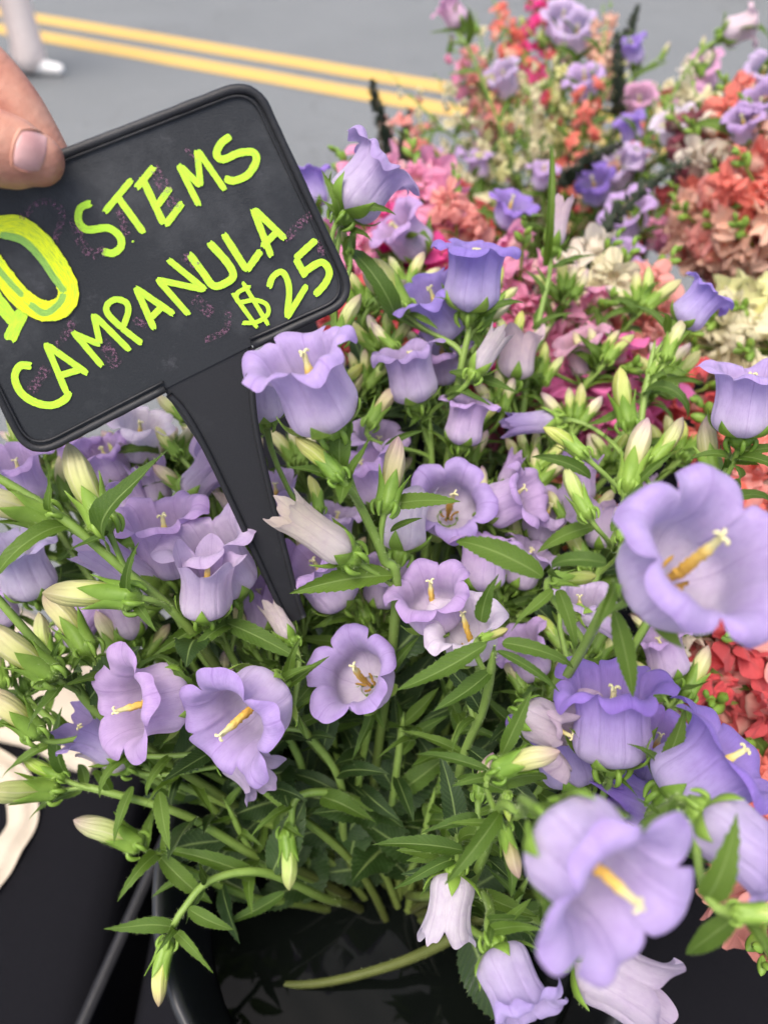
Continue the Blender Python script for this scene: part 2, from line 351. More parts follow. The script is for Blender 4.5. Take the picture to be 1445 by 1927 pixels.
def bud_mesh(seed, L=.036, R=.0059, name='bud'):
    rg = np.random.default_rng(seed); NTH, NS = 60, 26; th = np.linspace(0, 2*PI, NTH, endpoint=False); x = th/(2*PI)*5; phi = (x-np.floor(x))*2-1
    q = np.linspace(0, 1, NS); r = R*np.interp(q, [0, .05, .2, .45, .7, .86, .95, 1], [.45, .72, .86, 1, .95, .66, .34, .03])
    r = np.convolve(np.pad(r, 1, 'edge'), [.25, .5, .25], 'valid'); r[-1] = .0002
    rid = np.exp(-(phi/.16)**2)*.13-.10*np.exp(-((1-np.abs(phi))/.22)**2)
    rr = r[None]*(1+rid[:, None]*smooth(.1, .7, q)[None]+.02*np.sin(2*th+rg.uniform(0, 6))[:, None])
    tt = th[:, None]+.35*smooth(.5, 1, q)[None]*rg.choice([-1, 1])
    bx = .0016*rg.uniform(-1, 1)*q**2*4; by = .0016*rg.uniform(-1, 1)*q**2*4
    V = np.stack([rr*np.cos(tt)+bx, rr*np.sin(tt)+by, np.repeat((q*L)[None], NTH, 0)], -1)
    A = np.stack([np.repeat(q[None], NTH, 0), np.repeat(phi[:, None], NS, 1), np.zeros((NTH, NS))], -1)
    m = MB(); m.grid(V[::-1], A[::-1], close=True); return m.mesh(name, M_BUD), (r, q*L, q*L)
def calyx_mesh(seed, prof, sep=.015, wid=.0085, open_=10, cup=.0055, name='calyx', hairs=260):
    rs = random.Random(seed); rp, zp, sp = prof; m = MB()
    n = 30; V = np.zeros((n, 9, 3))
    for i in range(n):
        a = 2*PI*i/n
        for j in range(9):
            u = j/8; rr = cup*(math.sin(u*PI*.62+.12))*(1+.13*math.cos(10*a)*math.sin(u*PI)); z = -cup*1.15+u*cup*1.45
            V[i, j] = (rr*math.cos(a), rr*math.sin(a), z)
    m.grid(V[::-1], close=True)
    for k in range(5):   # bead-like reflexed appendages between the sepals
        a = 2*PI*(k+.5)/5+.1; c = Vector((math.cos(a), math.sin(a), 0))
        pts = [c*cup*.75+Vector((0, 0, .001)), c*cup*1.18+Vector((0, 0, -.0015)), c*cup*1.12+Vector((0, 0, -cup*.8)), c*cup*.8+Vector((0, 0, -cup*1.25))]
        m.tube(catmull(pts, 3), [.0006+.0008*math.sin(PI*i/9) for i in range(10)], 6)
    for k in range(5):
        a0 = 2*PI*k/5+rs.uniform(-.08, .08); nu, nv = 12, 7; V = np.zeros((nu, nv, 3)); A = np.zeros((nu, nv, 3)); op = math.radians(open_*rs.uniform(.2, 1.6)); ln = sep*rs.uniform(.85, 1.15)
        for i in range(nu):
            u = i/(nu-1); s_ = u*ln; rr = np.interp(s_, sp, rp)+.0007; zz = np.interp(s_, sp, zp)
            rr = max(rr, cup*.9)
            rr += math.sin(op)*s_*u*1.2; zz -= (1-math.cos(op))*s_*u
            w = wid*(.60+.52*math.sin(min(1, u*1.7)*PI*.5)-.0)*(1-u**1.6) if u < 1 else 0
            for j in range(nv):
                t = (j/(nv-1))*2-1; da = t*w/2/max(rr, .004); bend = .0009*(1-t*t)*(1-u*.5)
                V[i, j] = ((rr+bend)*math.cos(a0+da), (rr+bend)*math.sin(a0+da), zz); A[i, j] = (u, t, 0)
        m.grid(V, A)
        for h in range(int(hairs/9)):
            i = rs.randrange(nu-1); j = rs.choice([0, nv-1, rs.randrange(nv)]); p = V[i, j]; m.hair(p, Vector((p[0], p[1], rs.uniform(-.004, .008)))+Vector((rs.uniform(-.004, .004), rs.uniform(-.004, .004), 0)), rs.uniform(.0008, .0017), .00007, rs)
    for h in range(hairs):
        a = rs.uniform(0, 2*PI); u = rs.random(); rr = cup*math.sin(u*PI*.62+.12); m.hair((rr*math.cos(a), rr*math.sin(a), -cup*1.15+u*cup*1.45), (math.cos(a), math.sin(a), rs.uniform(-.7, .7)), rs.uniform(.001, .0024), .00009, rs)
    return m.mesh(name, M_CALYX)
def pistil_mesh(seed, L=.030):
    rs = random.Random(seed); m = MB(); n, ns = 12, 34; V = np.zeros((n, ns, 3)); A = np.zeros((n, ns, 3)); bx, by = rs.uniform(-.003, .003), rs.uniform(-.003, .003)
    for i in range(n):
        a = 2*PI*i/n
        for j in range(ns):
            u = j/(ns-1); rr = .0010+.0007*float(smooth(.12, .35, u))-.0006*float(smooth(.78, .92, u)); rr *= (1+(.30*rs.uniform(-1, 1) if .1 < u < .8 else .05))*(1+.12*math.cos(3*a))
            V[i, j] = (rr*math.cos(a)+bx*u*u, rr*math.sin(a)+by*u*u, .003+u*L); A[i, j] = (u*.88, 0, 0)
    m.grid(V[::-1], A[::-1], close=True)
    for k in range(3):
        a = 2*PI*k/3+rs.uniform(-.3, .3); c = Vector((math.cos(a), math.sin(a), 0)); o = Vector((bx, by, .003+L))
        m.tube(catmull([o-Vector((0, 0, .002)), o+c*.0007+Vector((0, 0, .0012)), o+c*.0019+Vector((0, 0, .0017)), o+c*.0025+Vector((0, 0, .0008))], 4), [.0006]*12+[.0004], 6, att=(1, 0, 0))
    for k in range(5):    # spent stamens at the base
        a = 2*PI*k/5+rs.uniform(-.4, .4); c = Vector((math.cos(a), math.sin(a), 0)); l = rs.uniform(.006, .010)
        m.tube(catmull([c*.0025+Vector((0, 0, .003)), c*.0045+Vector((0, 0, .003+l*.5)), c*.005+Vector((rs.uniform(-.002, .002), 0, .003+l))], 4), [.0007]*8+[.0003], 5, att=(.1, 0, 0))
    return m.mesh('pistil', M_PIST)
def leaf_mesh(seed, L=1.0, W=.26, bend=35, twist=15, fold=.25, teeth=11, tpow=.75, tooth=.022, ruff=.05, wavy=0, mat=None):
    rg = np.random.default_rng(seed); nu, nv = 2*teeth*2+1, 9; u = np.linspace(0, 1, nu); t = np.linspace(-1, 1, nv)
    hw = W/2*np.sin(PI*np.clip(u, 0, 1)**tpow)**.85*(1-.15*u)+.012*(1-u); hw[-1] = .002
    saw = ((u*teeth*1.0) % 1.0); tz = (saw**1.5-.4)*tooth*W*4*np.sin(PI*u)**.5*rg.uniform(.6, 1.3, nu)
    ang = np.radians(bend)*(u**1.15)+np.radians(wavy)*np.sin(u*7+rg.uniform(0, 6)); du = L/(nu-1)
    x = np.concatenate([[0], np.cumsum(np.cos(ang[1:])*du)]); z = -np.concatenate([[0], np.cumsum(np.sin(ang[1:])*du)])
    yb = .04*rg.uniform(-1, 1)*np.sin(PI*u); V = np.zeros((nu, nv, 3)); A = np.zeros((nu, nv, 3)); ph = rg.uniform(0, 6, 2)
    for i in range(nu):
        tw = math.radians(twist)*u[i]
        for j in range(nv):
            wd = hw[i]*t[j]+(math.copysign(1, t[j])*tz[i] if j in (0, nv-1) else 0)
            up = abs(t[j])**1.4*hw[i]*fold+ruff*W*math.sin(u[i]*15+ph[0 if t[j] < 0 else 1])*t[j]**2*math.sin(PI*u[i])
            yy = wd*math.cos(tw)-up*math.sin(tw); zz = wd*math.sin(tw)+up*math.cos(tw)
            V[i, j] = (x[i]+zz*math.sin(ang[i]), yb[i]+yy, z[i]+zz*math.cos(ang[i])); A[i, j] = (u[i], t[j], 0)
    m = MB(); m.grid(V, A); rs = random.Random(seed)
    for h in range(90):
        i = rs.randrange(2, nu-2); j = rs.choice([0, nv-1]); sg = -1 if j == 0 else 1
        m.hair(V[i, j], (rs.uniform(-.2, .6), sg, rs.uniform(-.3, .5)), rs.uniform(.008, .022), .0012, rs)
    me = m.mesh('leaf', mat or M_LEAF); return me, Vector(V[-1, nv//2])
LEAF_W = [leaf_mesh(100+i, W=w, bend=b, twist=tw, fold=f, teeth=13) for i, (w, b, tw, f) in enumerate([(.23, 25, 12, .25), (.25, 40, -18, .3), (.20, 15, 20, .45), (.20, 75, -10, .3), (.24, 40, 25, .2), (.17, 65, 40, .35), (.22, 95, -35, .4), (.25, 20, -45, .5)])]
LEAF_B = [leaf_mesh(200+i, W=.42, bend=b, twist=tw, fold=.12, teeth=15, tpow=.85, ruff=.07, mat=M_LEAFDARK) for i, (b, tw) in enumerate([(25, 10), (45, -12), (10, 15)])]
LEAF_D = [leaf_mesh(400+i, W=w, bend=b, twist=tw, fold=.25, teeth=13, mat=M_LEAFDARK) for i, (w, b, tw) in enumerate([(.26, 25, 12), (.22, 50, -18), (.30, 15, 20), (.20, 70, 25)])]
LEAF_N = [leaf_mesh(300+i, W=w, bend=b, twist=tw, fold=.35, teeth=9, tpow=.6, wavy=wv) for i, (w, b, tw, wv) in enumerate([(.14, 90, 20, 4), (.12, 135, -30, 8), (.15, 60, 45, 14), (.11, 170, 25, 0), (.15, 45, -30, 22), (.13, 110, 60, 10), (.16, 80, -50, 16), (.12, 30, 70, 18)])]

VAR = {}
def flower_kind(kind, i):
    """mesh triples (corolla, calyx, pistil) shared by alike flowers"""
    key = (kind, i)
    if key in VAR: return VAR[key]
    s = abs(hash(kind)) % 1 + {'open': 0, 'wide': 50, 'cup': 90, 'half': 130, 'bud': 170, 'wilt': 210}[kind]+i
    if kind == 'open': b, pr = bell_mesh(s, R=.0134, flare=90+10*(i % 3), lobe=.0092+.001*(i % 2), mo=13)
    elif kind == 'wide': b, pr = bell_mesh(s, L=.037, R=.0150, lobe=.0092, flare=72, var=30, mo=30)
    elif kind == 'cup': b, pr = bell_mesh(s, L=.037, R=.0122, lobe=.0098, flare=22, var=24, point=.3, mouth=.7)
    elif kind == 'half': b, pr = bell_mesh(s, L=.036, R=.0064, lobe=.009, flare=14, var=18, point=.75, wav=.6, mouth=.22)
    elif kind == 'wilt': b, pr = bell_mesh(s, L=.034, R=.0115, lobe=.014, flare=15, var=75, point=.4, wav=3.2)
    else: b, pr = bud_mesh(s)
    if kind == 'bud': cx = calyx_mesh(s, pr, .0190, .0105, 5, .0066)
    elif kind == 'half': cx = calyx_mesh(s, pr, .0165, .0100, 9, .0064)
    else: cx = calyx_mesh(s, pr, .0170, .0105, 12, .0066)
    VAR[key] = (b, cx, None if kind in ('bud', 'half') else pistil_mesh(s, .029 if kind != 'wide' else .031)); return VAR[key]

LILAC = (.63, .46, .75); PALE = (.69, .58, .78); WHITE = (.84, .78, .84); VIOLET = (.40, .27, .74); DEEP = (.32, .21, .66); PINKC = (.84, .48, .66); BLUSH = (.86, .70, .70); MAUVE = (.58, .46, .66)
PROTECT = []     # (px, py, radius_px, depth) discs nothing may be strewn in front of
def place_flower(root, bx, by, mx, my, d, near, kind='open', col=LILAC, size=1.0, roll=None, var=None):
    """flower from calyx pixel to mouth pixel; its length fixes how far it leans to or from the lens"""
    base = P(bx, by, d); full = {'open': .038, 'wide': .036, 'cup': .040, 'half': .042, 'bud': .036, 'wilt': .040}[kind]
    tau = math.radians({0: -4, 1: 24}.get(near, near)); view = (CAM-base).normalized(); w = P(mx, my, d)-base; w = w-view*w.dot(view)
    ax = (w.normalized()*math.cos(tau)+view*math.sin(tau)).normalized()
    sc = size if abs(tau) > .86 else w.length/math.cos(tau)/full
    if kind not in ('bud', 'half'): sc = min(1.35, max(.7, sc))
    tip = base+ax*full*sc
    v = rnd.randrange({'open': 7, 'wide': 4, 'cup': 4, 'half': 4, 'bud': 6, 'wilt': 3}[kind]) if var is None else var
    me, cx, ps = flower_kind(kind, v)
    M = frame_z(base, ax, rnd.uniform(0, 6.28) if roll is None else roll, sc)
    j = rnd.uniform(.93, 1.05); cc = tuple(min(1, x*j) for x in col)
    o = part('bud' if kind == 'bud' else 'bell_flower', me, root, M, (1, 1, 1) if kind == 'bud' and col is LILAC else cc)
    part('calyx', cx, o)
    if ps: part('pistil', ps, o)
    if d < .5:
        w = {'bud': 35, 'half': 40}.get(kind, 70)*.36/d*size
        PROTECT.append(((bx+mx)/2, (by+my)/2, w*.8, d)); PROTECT.append((mx, my, w, (tip-CAM).dot(FWD)))
    return base, ax, sc*.0066
SIGN_PX = [(-190, 395), (470, 150), (520, 190), (680, 540), (640, 590), (475, 665), (490, 820), (560, 1090), (490, 1090), (400, 880), (320, 755), (70, 870), (20, 830)]
def in_poly(x, y, poly):
    c = False; j = len(poly)-1
    for i in range(len(poly)):
        xi, yi = poly[i]; xj, yj = poly[j]
        if (yi > y) != (yj > y) and x < (xj-xi)*(y-yi)/(yj-yi)+xi: c = not c
        j = i
    return c
def blocked(p):
    x, y, d = proj(p)
    if d < 0.19: return True
    if in_poly(x, y, SIGN_PX) and d < 0.40: return True
    for (a, b, r, dd) in PROTECT:
        if d < dd+.012 and (x-a)**2+(y-b)**2 < r*r: return True
    return False
def put_leaf(root, variants, base, direction, length, up=None, width=1.0, name='leaf'):
    me, chord = rnd.choice(variants)
    if up is None: up = (CAM-base).normalized()*.5+Vector((0, 0, 1))
    F_ = frame_x(Vector((0, 0, 0)), chord, (0, 0, 1)).to_3x3(); G = frame_x(Vector((0, 0, 0)), direction, up).to_3x3()
    R3 = (G @ F_.transposed()).to_4x4(); s_ = length/chord.length
    part(name, me, root, Matrix.Translation(base) @ R3 @ Matrix.Diagonal((s_, s_*width, s_, 1)))
def strew_leaf(root, variants, base, direction, length, width=1.0):
    d = Vector(direction).normalized()
    for f in (.35, .65, 1.0):
        if blocked(base+d*length*f): return False
    if length > .03 and rnd.random() < .5: put_leaf(root, variants, base, d, length, None, width)
    else: put_leaf(root, variants, base, d, length, Vector((rnd.uniform(-.5, .5), rnd.uniform(-.5, .5), 1)), width)
    return True

def bucket_base(top, bx=BCX, by=BCY, br=.085, z=.775):
    dx, dy = top.x-bx, top.y-by; L = math.hypot(dx, dy)+1e-6; a = rnd.uniform(0, 6.28); r = br*math.sqrt(rnd.random())*.7
    return Vector((bx-dx/L*br*.4+r*math.cos(a), by-dy/L*br*.4+r*math.sin(a), z)), Vector((bx+dx/L*min(.07, L*.3)+.4*r*math.cos(a+1), by+dy/L*min(.07, L*.3)+.4*r*math.sin(a+1), .955))

STEMS = []
def campanula(label, way, items, leaves=10, hero=(), group=None, rad=.0021, bracts=3, to_bucket=True, dull=False, lmin=.022, lmax=.05):
    """way: pixel waypoints top to bottom; items: (bx,by,mx,my,depth,near,kind,colour,size)"""
    wp = [P(*w) for w in way]; base, mid = bucket_base(wp[0])
    if wp[-1].z < 1.03: mid = Vector((wp[-1].x*.6+BCX*.4, wp[-1].y*.6+BCY*.4, wp[-1].z-.045)); base = Vector((BCX*1.6-mid.x*.6, BCY*1.6-mid.y*.6, .775))
    root = thing('campanula_stem', label, 'flower', base if to_bucket else wp[-1], group)
    pts = list(reversed(wp)) if not to_bucket else [base, mid]+list(reversed(wp))
    path = catmull(pts, 10); n = len(path); rs = random.Random(len(STEMS)*13+5)
    m = MB(); rr = [rad*(1.35-.55*i/(n-1))*min(1, .25+.25*(n-1-i)) for i in range(n)]
    m.tube(path, rr, 10, ribs=.10)
    def hairy(pp, rads, cnt):
        for h in range(cnt):
            i = rs.randrange(1, len(pp)-1); t = (pp[i+1]-pp[i-1]).normalized(); o = t.orthogonal(); o.rotate(Matrix.Rotation(rs.uniform(0, 6.28), 3, t)); o.normalize()
            q = pp[i].lerp(pp[i+1], rs.random()); m.hair(q+o*rads[i]*.9, o+t*rs.uniform(-.3, .5), rs.uniform(.0009, .002), .00008, rs)
    hairy(path, rr, 260)
    STEMS.append(root); nodes = []
    for it in items:
        bx, by, mx, my, d, near = it[:6]; kind = it[6] if len(it) > 6 else 'open'; col = it[7] if len(it) > 7 else LILAC; size = it[8] if len(it) > 8 else 1.0
        b, ax, cr = place_flower(root, bx, by, mx, my, d, near, kind, col, size, it[9] if len(it) > 9 else None, it[10] if len(it) > 10 else None)
        tail = b-ax*cr*.9; aim = b-ax*.022+Vector((0, 0, -.012)); j = min(range(8, n), key=lambda i: (path[i]-aim).length)
        q0 = path[j]; tj = (path[min(j+1, n-1)]-path[j-1]).normalized(); dist = (tail-q0).length
        c1 = q0+tj*dist*.25; c2 = tail-ax*dist*.35; pd = [((1-t)**3)*q0+3*t*(1-t)**2*c1+3*t*t*(1-t)*c2+t**3*tail for t in [i/10 for i in range(11)]]
        pr = [rad*(.72-.1*math.sin(i/10*PI)) for i in range(11)]; pr[-1] *= 1.3
        m.tube(pd, pr, 8, ribs=.08, att=(.8, 0, 0)); hairy(pd, pr, 60); nodes.append((q0, tail, ax, pd))
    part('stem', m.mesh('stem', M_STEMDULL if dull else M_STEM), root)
    return dict(root=root, path=path, nodes=nodes, leaves=leaves, hero=hero, bracts=bracts, rs=rs, lmin=lmin, lmax=lmax)
def dress(S):
    """leaves and bracts, after every flower is in place"""
    root, path, rs = S['root'], S['path'], S['rs']; n = len(path)
    for h in S['hero']:
        (x0, y0, d0, x1, y1, d1) = h[:6]; kind = h[6] if len(h) > 6 else 'w'; wid = h[7] if len(h) > 7 else 1.0
        a, b = P(x0, y0, d0), P(x1, y1, d1); put_leaf(root, {'w': LEAF_W, 'n': LEAF_N, 'b': LEAF_B}[kind], a, b-a, (b-a).length, None, wid)
    for (q0, tail, ax, pd) in S['nodes']:
        for k in range(S['bracts']):
            for tr_ in range(4):
                o = ax.orthogonal(); o.rotate(Matrix.Rotation(rs.uniform(0, 6.28), 3, ax)); dr = o*.9+ax*rs.uniform(-.2, .8)
                if strew_leaf(root, LEAF_N, pd[rs.choice([2, 6, 8, 9])], dr, rs.uniform(.018, .034), rs.uniform(.9, 1.5)): break
    i0 = int(n*.30)
    for k in range(S['leaves']):
        u = (k+rs.random())/S['leaves']; i = min(n-2, int(i0+(n-1-i0)*u)); p = path[i]; t = (path[i+1]-path[i-1]).normalized()
        hx, hy, hd = proj(p)
        if hy > 1545 and 330 < hx < 930 and rs.random() < .3: continue
        for tr_ in range(4):
            o = t.orthogonal(); o.rotate(Matrix.Rotation(k*2.4+rs.uniform(-.6, .6)+tr_*1.3, 3, t)); o.normalize(); dr = o*1.0+t*rs.uniform(.05, .8)
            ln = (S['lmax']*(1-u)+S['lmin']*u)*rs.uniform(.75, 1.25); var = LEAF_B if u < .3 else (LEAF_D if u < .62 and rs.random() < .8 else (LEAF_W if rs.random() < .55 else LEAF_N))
            if strew_leaf(root, var, p, dr, ln, rs.uniform(.85, 1.25)): break

X = []
def add(*a, **k): X.append(campanula(*a, **k))
add('tall campanula stem with a big pale lilac bell beside the sign handle', [(648, 895, .295), (690, 975, .315), (722, 1050, .33), (745, 1150, .35)],
    [(622, 803, 556, 662, .290, 26, 'open', (.60, .47, .80), 1.16, .5, 1), (752, 1040, 768, 915, .37, 0, 'cup', WHITE, .95), (632, 892, 566, 816, .290, 0, 'bud', (.95, 1.0, .6), .68), (728, 945, 757, 826, .32, 0, 'bud', (.85, .8, .75), .98), (655, 1045, 520, 950, .325, 1, 'half', (.80, .74, .60), .98)],
    6, [(738, 1083, .335, 545, 1117, .32, 'w', .9), (728, 952, .33, 866, 944, .315, 'w', .9), (640, 880, .295, 658, 725, .30, 'n', 1.6), (640, 905, .297, 540, 880, .285, 'w'), (655, 905, .297, 700, 815, .29, 'n'), (650, 900, .297, 640, 950, .28, 'w', 1.4), (735, 1000, .335, 795, 975, .33, 'w')])
add('long campanula stem with three cream buds slanting out past the sign corner', [(-90, 850, .30), (40, 925, .31), (130, 985, .317), (230, 1070, .33), (330, 1155, .345), (410, 1260, .37)],
    [(192, 978, 117, 840, .325, 0, 'bud', (1.1, 1.05, .95), 1.05), (238, 1122, 82, 1102, .325, 0, 'bud', (1.1, 1.08, .95), 1.05), (78, 972, -65, 920, .315, 1, 'bud', (1.1, 1.12, .9), 1.0)],
    4, [(205, 1025, .325, 318, 845, .305, 'n', 1.5), (125, 990, .317, 2, 1112, .31, 'n', 1.3), (205, 1000, .32, 112, 1058, .315, 'n', 1.1), (100, 965, .315, 92, 885, .30, 'n'), (245, 1130, .33, 262, 1020, .315, 'n'), (250, 1130, .33, 295, 1190, .32, 'w', 1.2)], bracts=0)
add('campanula stem with drooping pale buds above the canvas bag', [(-40, 1085, .325), (60, 1200, .335), (130, 1275, .345), (230, 1375, .37)],
    [(85, 1262, -25, 1180, .325, 1, 'bud', (1.0, 1.05, .85), 1.05), (160, 1215, 92, 1105, .355, 0, 'bud', (.9, .9, .7), 1.1), (62, 1372, -20, 1290, .345, 1, 'bud', (1.05, 1.05, .85))],
    6, [(120, 1270, .34, 60, 1360, .33, 'n', 1.4), (105, 1270, .34, 118, 1200, .33, 'n', 1.2)])
add('campanula stem whose open lilac bell with orange pistil faces the canvas bag', [(352, 1300, .352), (400, 1400, .375), (500, 1490, .405)],
    [(340, 1308, 224, 1333, .348, 32, 'wide', LILAC, 1.02, .4, 0), (232, 1408, 138, 1362, .375, 1, 'cup', (.46, .36, .70), .9), (238, 1442, 148, 1392, .385, 1, 'half', (.66, .58, .58), 1.1)],
    8, [(300, 1490, .385, 320, 1600, .37, 'w', 1.1), (250, 1480, .39, 215, 1590, .38, 'w', 1.1), (345, 1290, .35, 345, 1225, .34, 'n')])
add('campanula stem with a tilted lilac bell over a smaller one under it', [(525, 1290, .345), (570, 1370, .372), (640, 1470, .41)],
    [(513, 1300, 422, 1376, .343, 38, 'wide', (.59, .45, .81), 1.02, 1.3, 1), (430, 1412, 482, 1455, .375, 35, 'cup', PALE, .8), (548, 1205, 498, 1122, .365, 0, 'half', (.78, .70, .62), .85)],
    8, [(525, 1285, .345, 600, 1250, .335, 'w', .8), (530, 1300, .345, 620, 1235, .34, 'w', .7), (500, 1310, .35, 480, 1270, .33, 'n')])
add('campanula stem with two cup shaped pale lilac bells one before the other', [(405, 1165, .362), (450, 1260, .385), (560, 1420, .415)],
    [(387, 1158, 388, 1045, .347, 34, 'cup', PALE, 1.0, .6, 0), (442, 1112, 388, 1005, .37, 32, 'open', PALE, 1.0, .2, 3), (332, 1080, 292, 962, .385, 26, 'open', LILAC, 1.02)],
    8, [(420, 1170, .36, 575, 1248, .345, 'w', .85), (430, 1175, .36, 350, 1250, .34, 'n', 1.4), (400, 1170, .36, 285, 1235, .34, 'w', .8)])
add('campanula stem with a closed pale side bell lying behind the bare stalk', [(310, 1120, .385), (370, 1220, .40), (500, 1400, .425)],
    [(292, 1108, 152, 1015, .375, 1, 'half', (.60, .50, .72), 1.35), (262, 985, 235, 925, .42, 0, 'open', LILAC, .9)], 9)
add('campanula stem with one small open lilac bell above the dark leaves', [(712, 1300, .392), (692, 1380, .41), (675, 1490, .432)],
    [(700, 1292, 657, 1262, .372, 62, 'wide', (.57, .44, .79), .88, 2.0, 2)],
    8, [(720, 1290, .37, 790, 1195, .365, 'w', .8)])
add('campanula stem with a star tipped bud and two bells with orange pistils', [(930, 1215, .29), (910, 1330, .33), (865, 1450, .375)],
    [(822, 1172, 802, 1096, .345, 45, 'wide', LILAC, .98, .9, 3), (892, 1228, 872, 1170, .335, 46, 'wide', WHITE, .92, .2, 1), (912, 1200, 952, 1186, .30, 1, 'bud', (.85, .8, .8), .95)],
    5, [(915, 1212, .29, 745, 1300, .30, 'w', 1.0), (935, 1225, .29, 1052, 1302, .285, 'w', .7), (945, 1210, .29, 1078, 1258, .29, 'n', 1.3), (905, 1170, .295, 938, 1080, .285, 'n', 1.7)], bracts=1)
add('campanula stem with flared lilac bells turned to both sides of one stalk', [(880, 1080, .40), (860, 1250, .42), (800, 1400, .445)],
    [(915, 962, 1000, 924, .41, 28, 'open', LILAC, 1.08, .3, 2), (842, 975, 846, 942, .415, 68, 'wide', (.59, .46, .79), .92), (903, 1112, 912, 1008, .385, 12, 'open', LILAC, .95)], 10)
add('campanula stem with slim upright bells and greyish buds behind the tall lilac one', [(805, 765, .42), (812, 900, .43), (800, 1060, .445)],
    [(783, 758, 762, 652, .415, 14, 'open', (.57, .45, .73), 1.02), (868, 838, 884, 758, .415, 10, 'open', LILAC, .98), (722, 938, 680, 858, .42, 1, 'open', LILAC, .9), (893, 702, 952, 612, .40, 0, 'half', (.56, .52, .50), 1.05), (700, 792, 742, 722, .41, 0, 'bud', (.9, .8, .75), 1.0), (738, 652, 692, 612, .42, 0, 'bud', LILAC, .8)],
    10, [(835, 745, .415, 935, 770, .40, 'n', 1.3), (845, 700, .415, 975, 740, .405, 'w', .7), (720, 850, .41, 800, 810, .40, 'w', .8)])
add('campanula stem topped by a straight violet bell over spread sepals', [(888, 600, .412), (862, 720, .42), (838, 900, .44)],
    [(885, 588, 898, 458, .41, 8, 'open', (.38, .29, .74), 1.16, .7, 4), (848, 632, 796, 540, .44, 1, 'open', (.40, .31, .74), 1.0), (757, 572, 708, 484, .42, 0, 'bud', LILAC, 1.0), (722, 565, 686, 512, .43, 0, 'bud', LILAC, .9), (905, 610, 962, 560, .415, 0, 'bud', LILAC, .8)],
    9, [(890, 605, .41, 985, 570, .40, 'n', 1.3), (880, 600, .41, 815, 560, .40, 'n', 1.5), (765, 590, .42, 825, 620, .41, 'w', .9), (745, 600, .42, 650, 490, .43, 'n', 1.4)])
add('campanula stem with a slanted bell rising over the sign edge', [(640, 425, .39), (628, 520, .40), (632, 640, .42), (650, 820, .44)],
    [(648, 402, 728, 298, .385, -8, 'open', (.56, .46, .72), 1.22, .4, 5), (640, 632, 662, 548, .405, 0, 'bud', (.8, .9, .6), .95), (592, 392, 580, 328, .52, 0, 'open', VIOLET, .9), (655, 470, 640, 420, .40, 0, 'bud', (.8, .9, .7), .8)],
    8, [(640, 415, .385, 605, 320, .375, 'n', 1.2), (640, 420, .385, 590, 370, .38, 'n', 1.4), (655, 410, .385, 745, 405, .375, 'n', 1.6), (650, 430, .39, 700, 455, .385, 'n', 1.3)])
add('campanula stem of small buds and a crumpled bell behind the sign handle', [(385, 905, .42), (430, 1050, .43), (520, 1250, .445)],
    [(348, 938, 412, 868, .41, 0, 'wilt', MAUVE, 1.05), (472, 1012, 418, 905, .40, 0, 'half', (.52, .46, .36), 1.05), (390, 882, 366, 812, .43, 0, 'bud', (.9, .85, .8), .95), (332, 852, 290, 806, .43, 0, 'bud', LILAC, .85), (345, 785, 292, 748, .45, 0, 'bud', (.8, .9, .6), 1.1), (348, 922, 290, 872, .42, 0, 'bud', (.85, .8, .75), .85)],
    10, [(300, 850, .44, 180, 870, .43, 'n', 1.6), (330, 900, .43, 250, 930, .42, 'n', 1.4)])
add('campanula stem with pale bells behind the bare stalk at the sign corner', [(85, 960, .43), (180, 1100, .435), (330, 1280, .445)],
    [(58, 945, 22, 858, .415, 1, 'open', LILAC, 1.05), (70, 1120, 25, 1022, .41, 1, 'open', (.60, .55, .76), 1.1), (222, 905, 190, 848, .44, 1, 'open', LILAC, .95), (5, 1180, -30, 1100, .42, 1, 'open', PALE, .9)], 10)
add('campanula stem with a bell half hidden by a broad toothed leaf', [(655, 1142, .40), (660, 1250, .42), (670, 1400, .44)],
    [(652, 1132, 572, 1050, .395, 1, 'open', LILAC, 1.02), (600, 955, 592, 892, .39, 0, 'bud', (1, 1, .85), .9), (500, 790, 488, 700, .36, 1, 'open', PALE, .9)], 9)
add('campanula stem with a huge blurred lilac bell opening towards the lens', [(1150, 1110, .245), (1090, 1230, .29), (990, 1400, .36), (920, 1550, .42)],
    [(1230, 1106, 1322, 1052, .238, 50, 'wide', (.60, .48, .82), 1.04, .15, 3), (1052, 1090, 1122, 1086, .275, 1, 'bud', (.85, .95, .7), .95)],
    4, [(1020, 1085, .275, 858, 1020, .29, 'w', 1.1), (1155, 1150, .25, 1190, 1312, .255, 'w', .9), (1160, 1090, .245, 1118, 1185, .24, 'w', .9), (1040, 1110, .275, 960, 1190, .28, 'n', 1.5), (1050, 1110, .275, 1080, 1220, .275, 'n', 1.5), (1140, 1060, .25, 1060, 1090, .27, 'n', 1.5), (1150, 1000, .27, 1205, 910, .29, 'w', .8)], bracts=0)
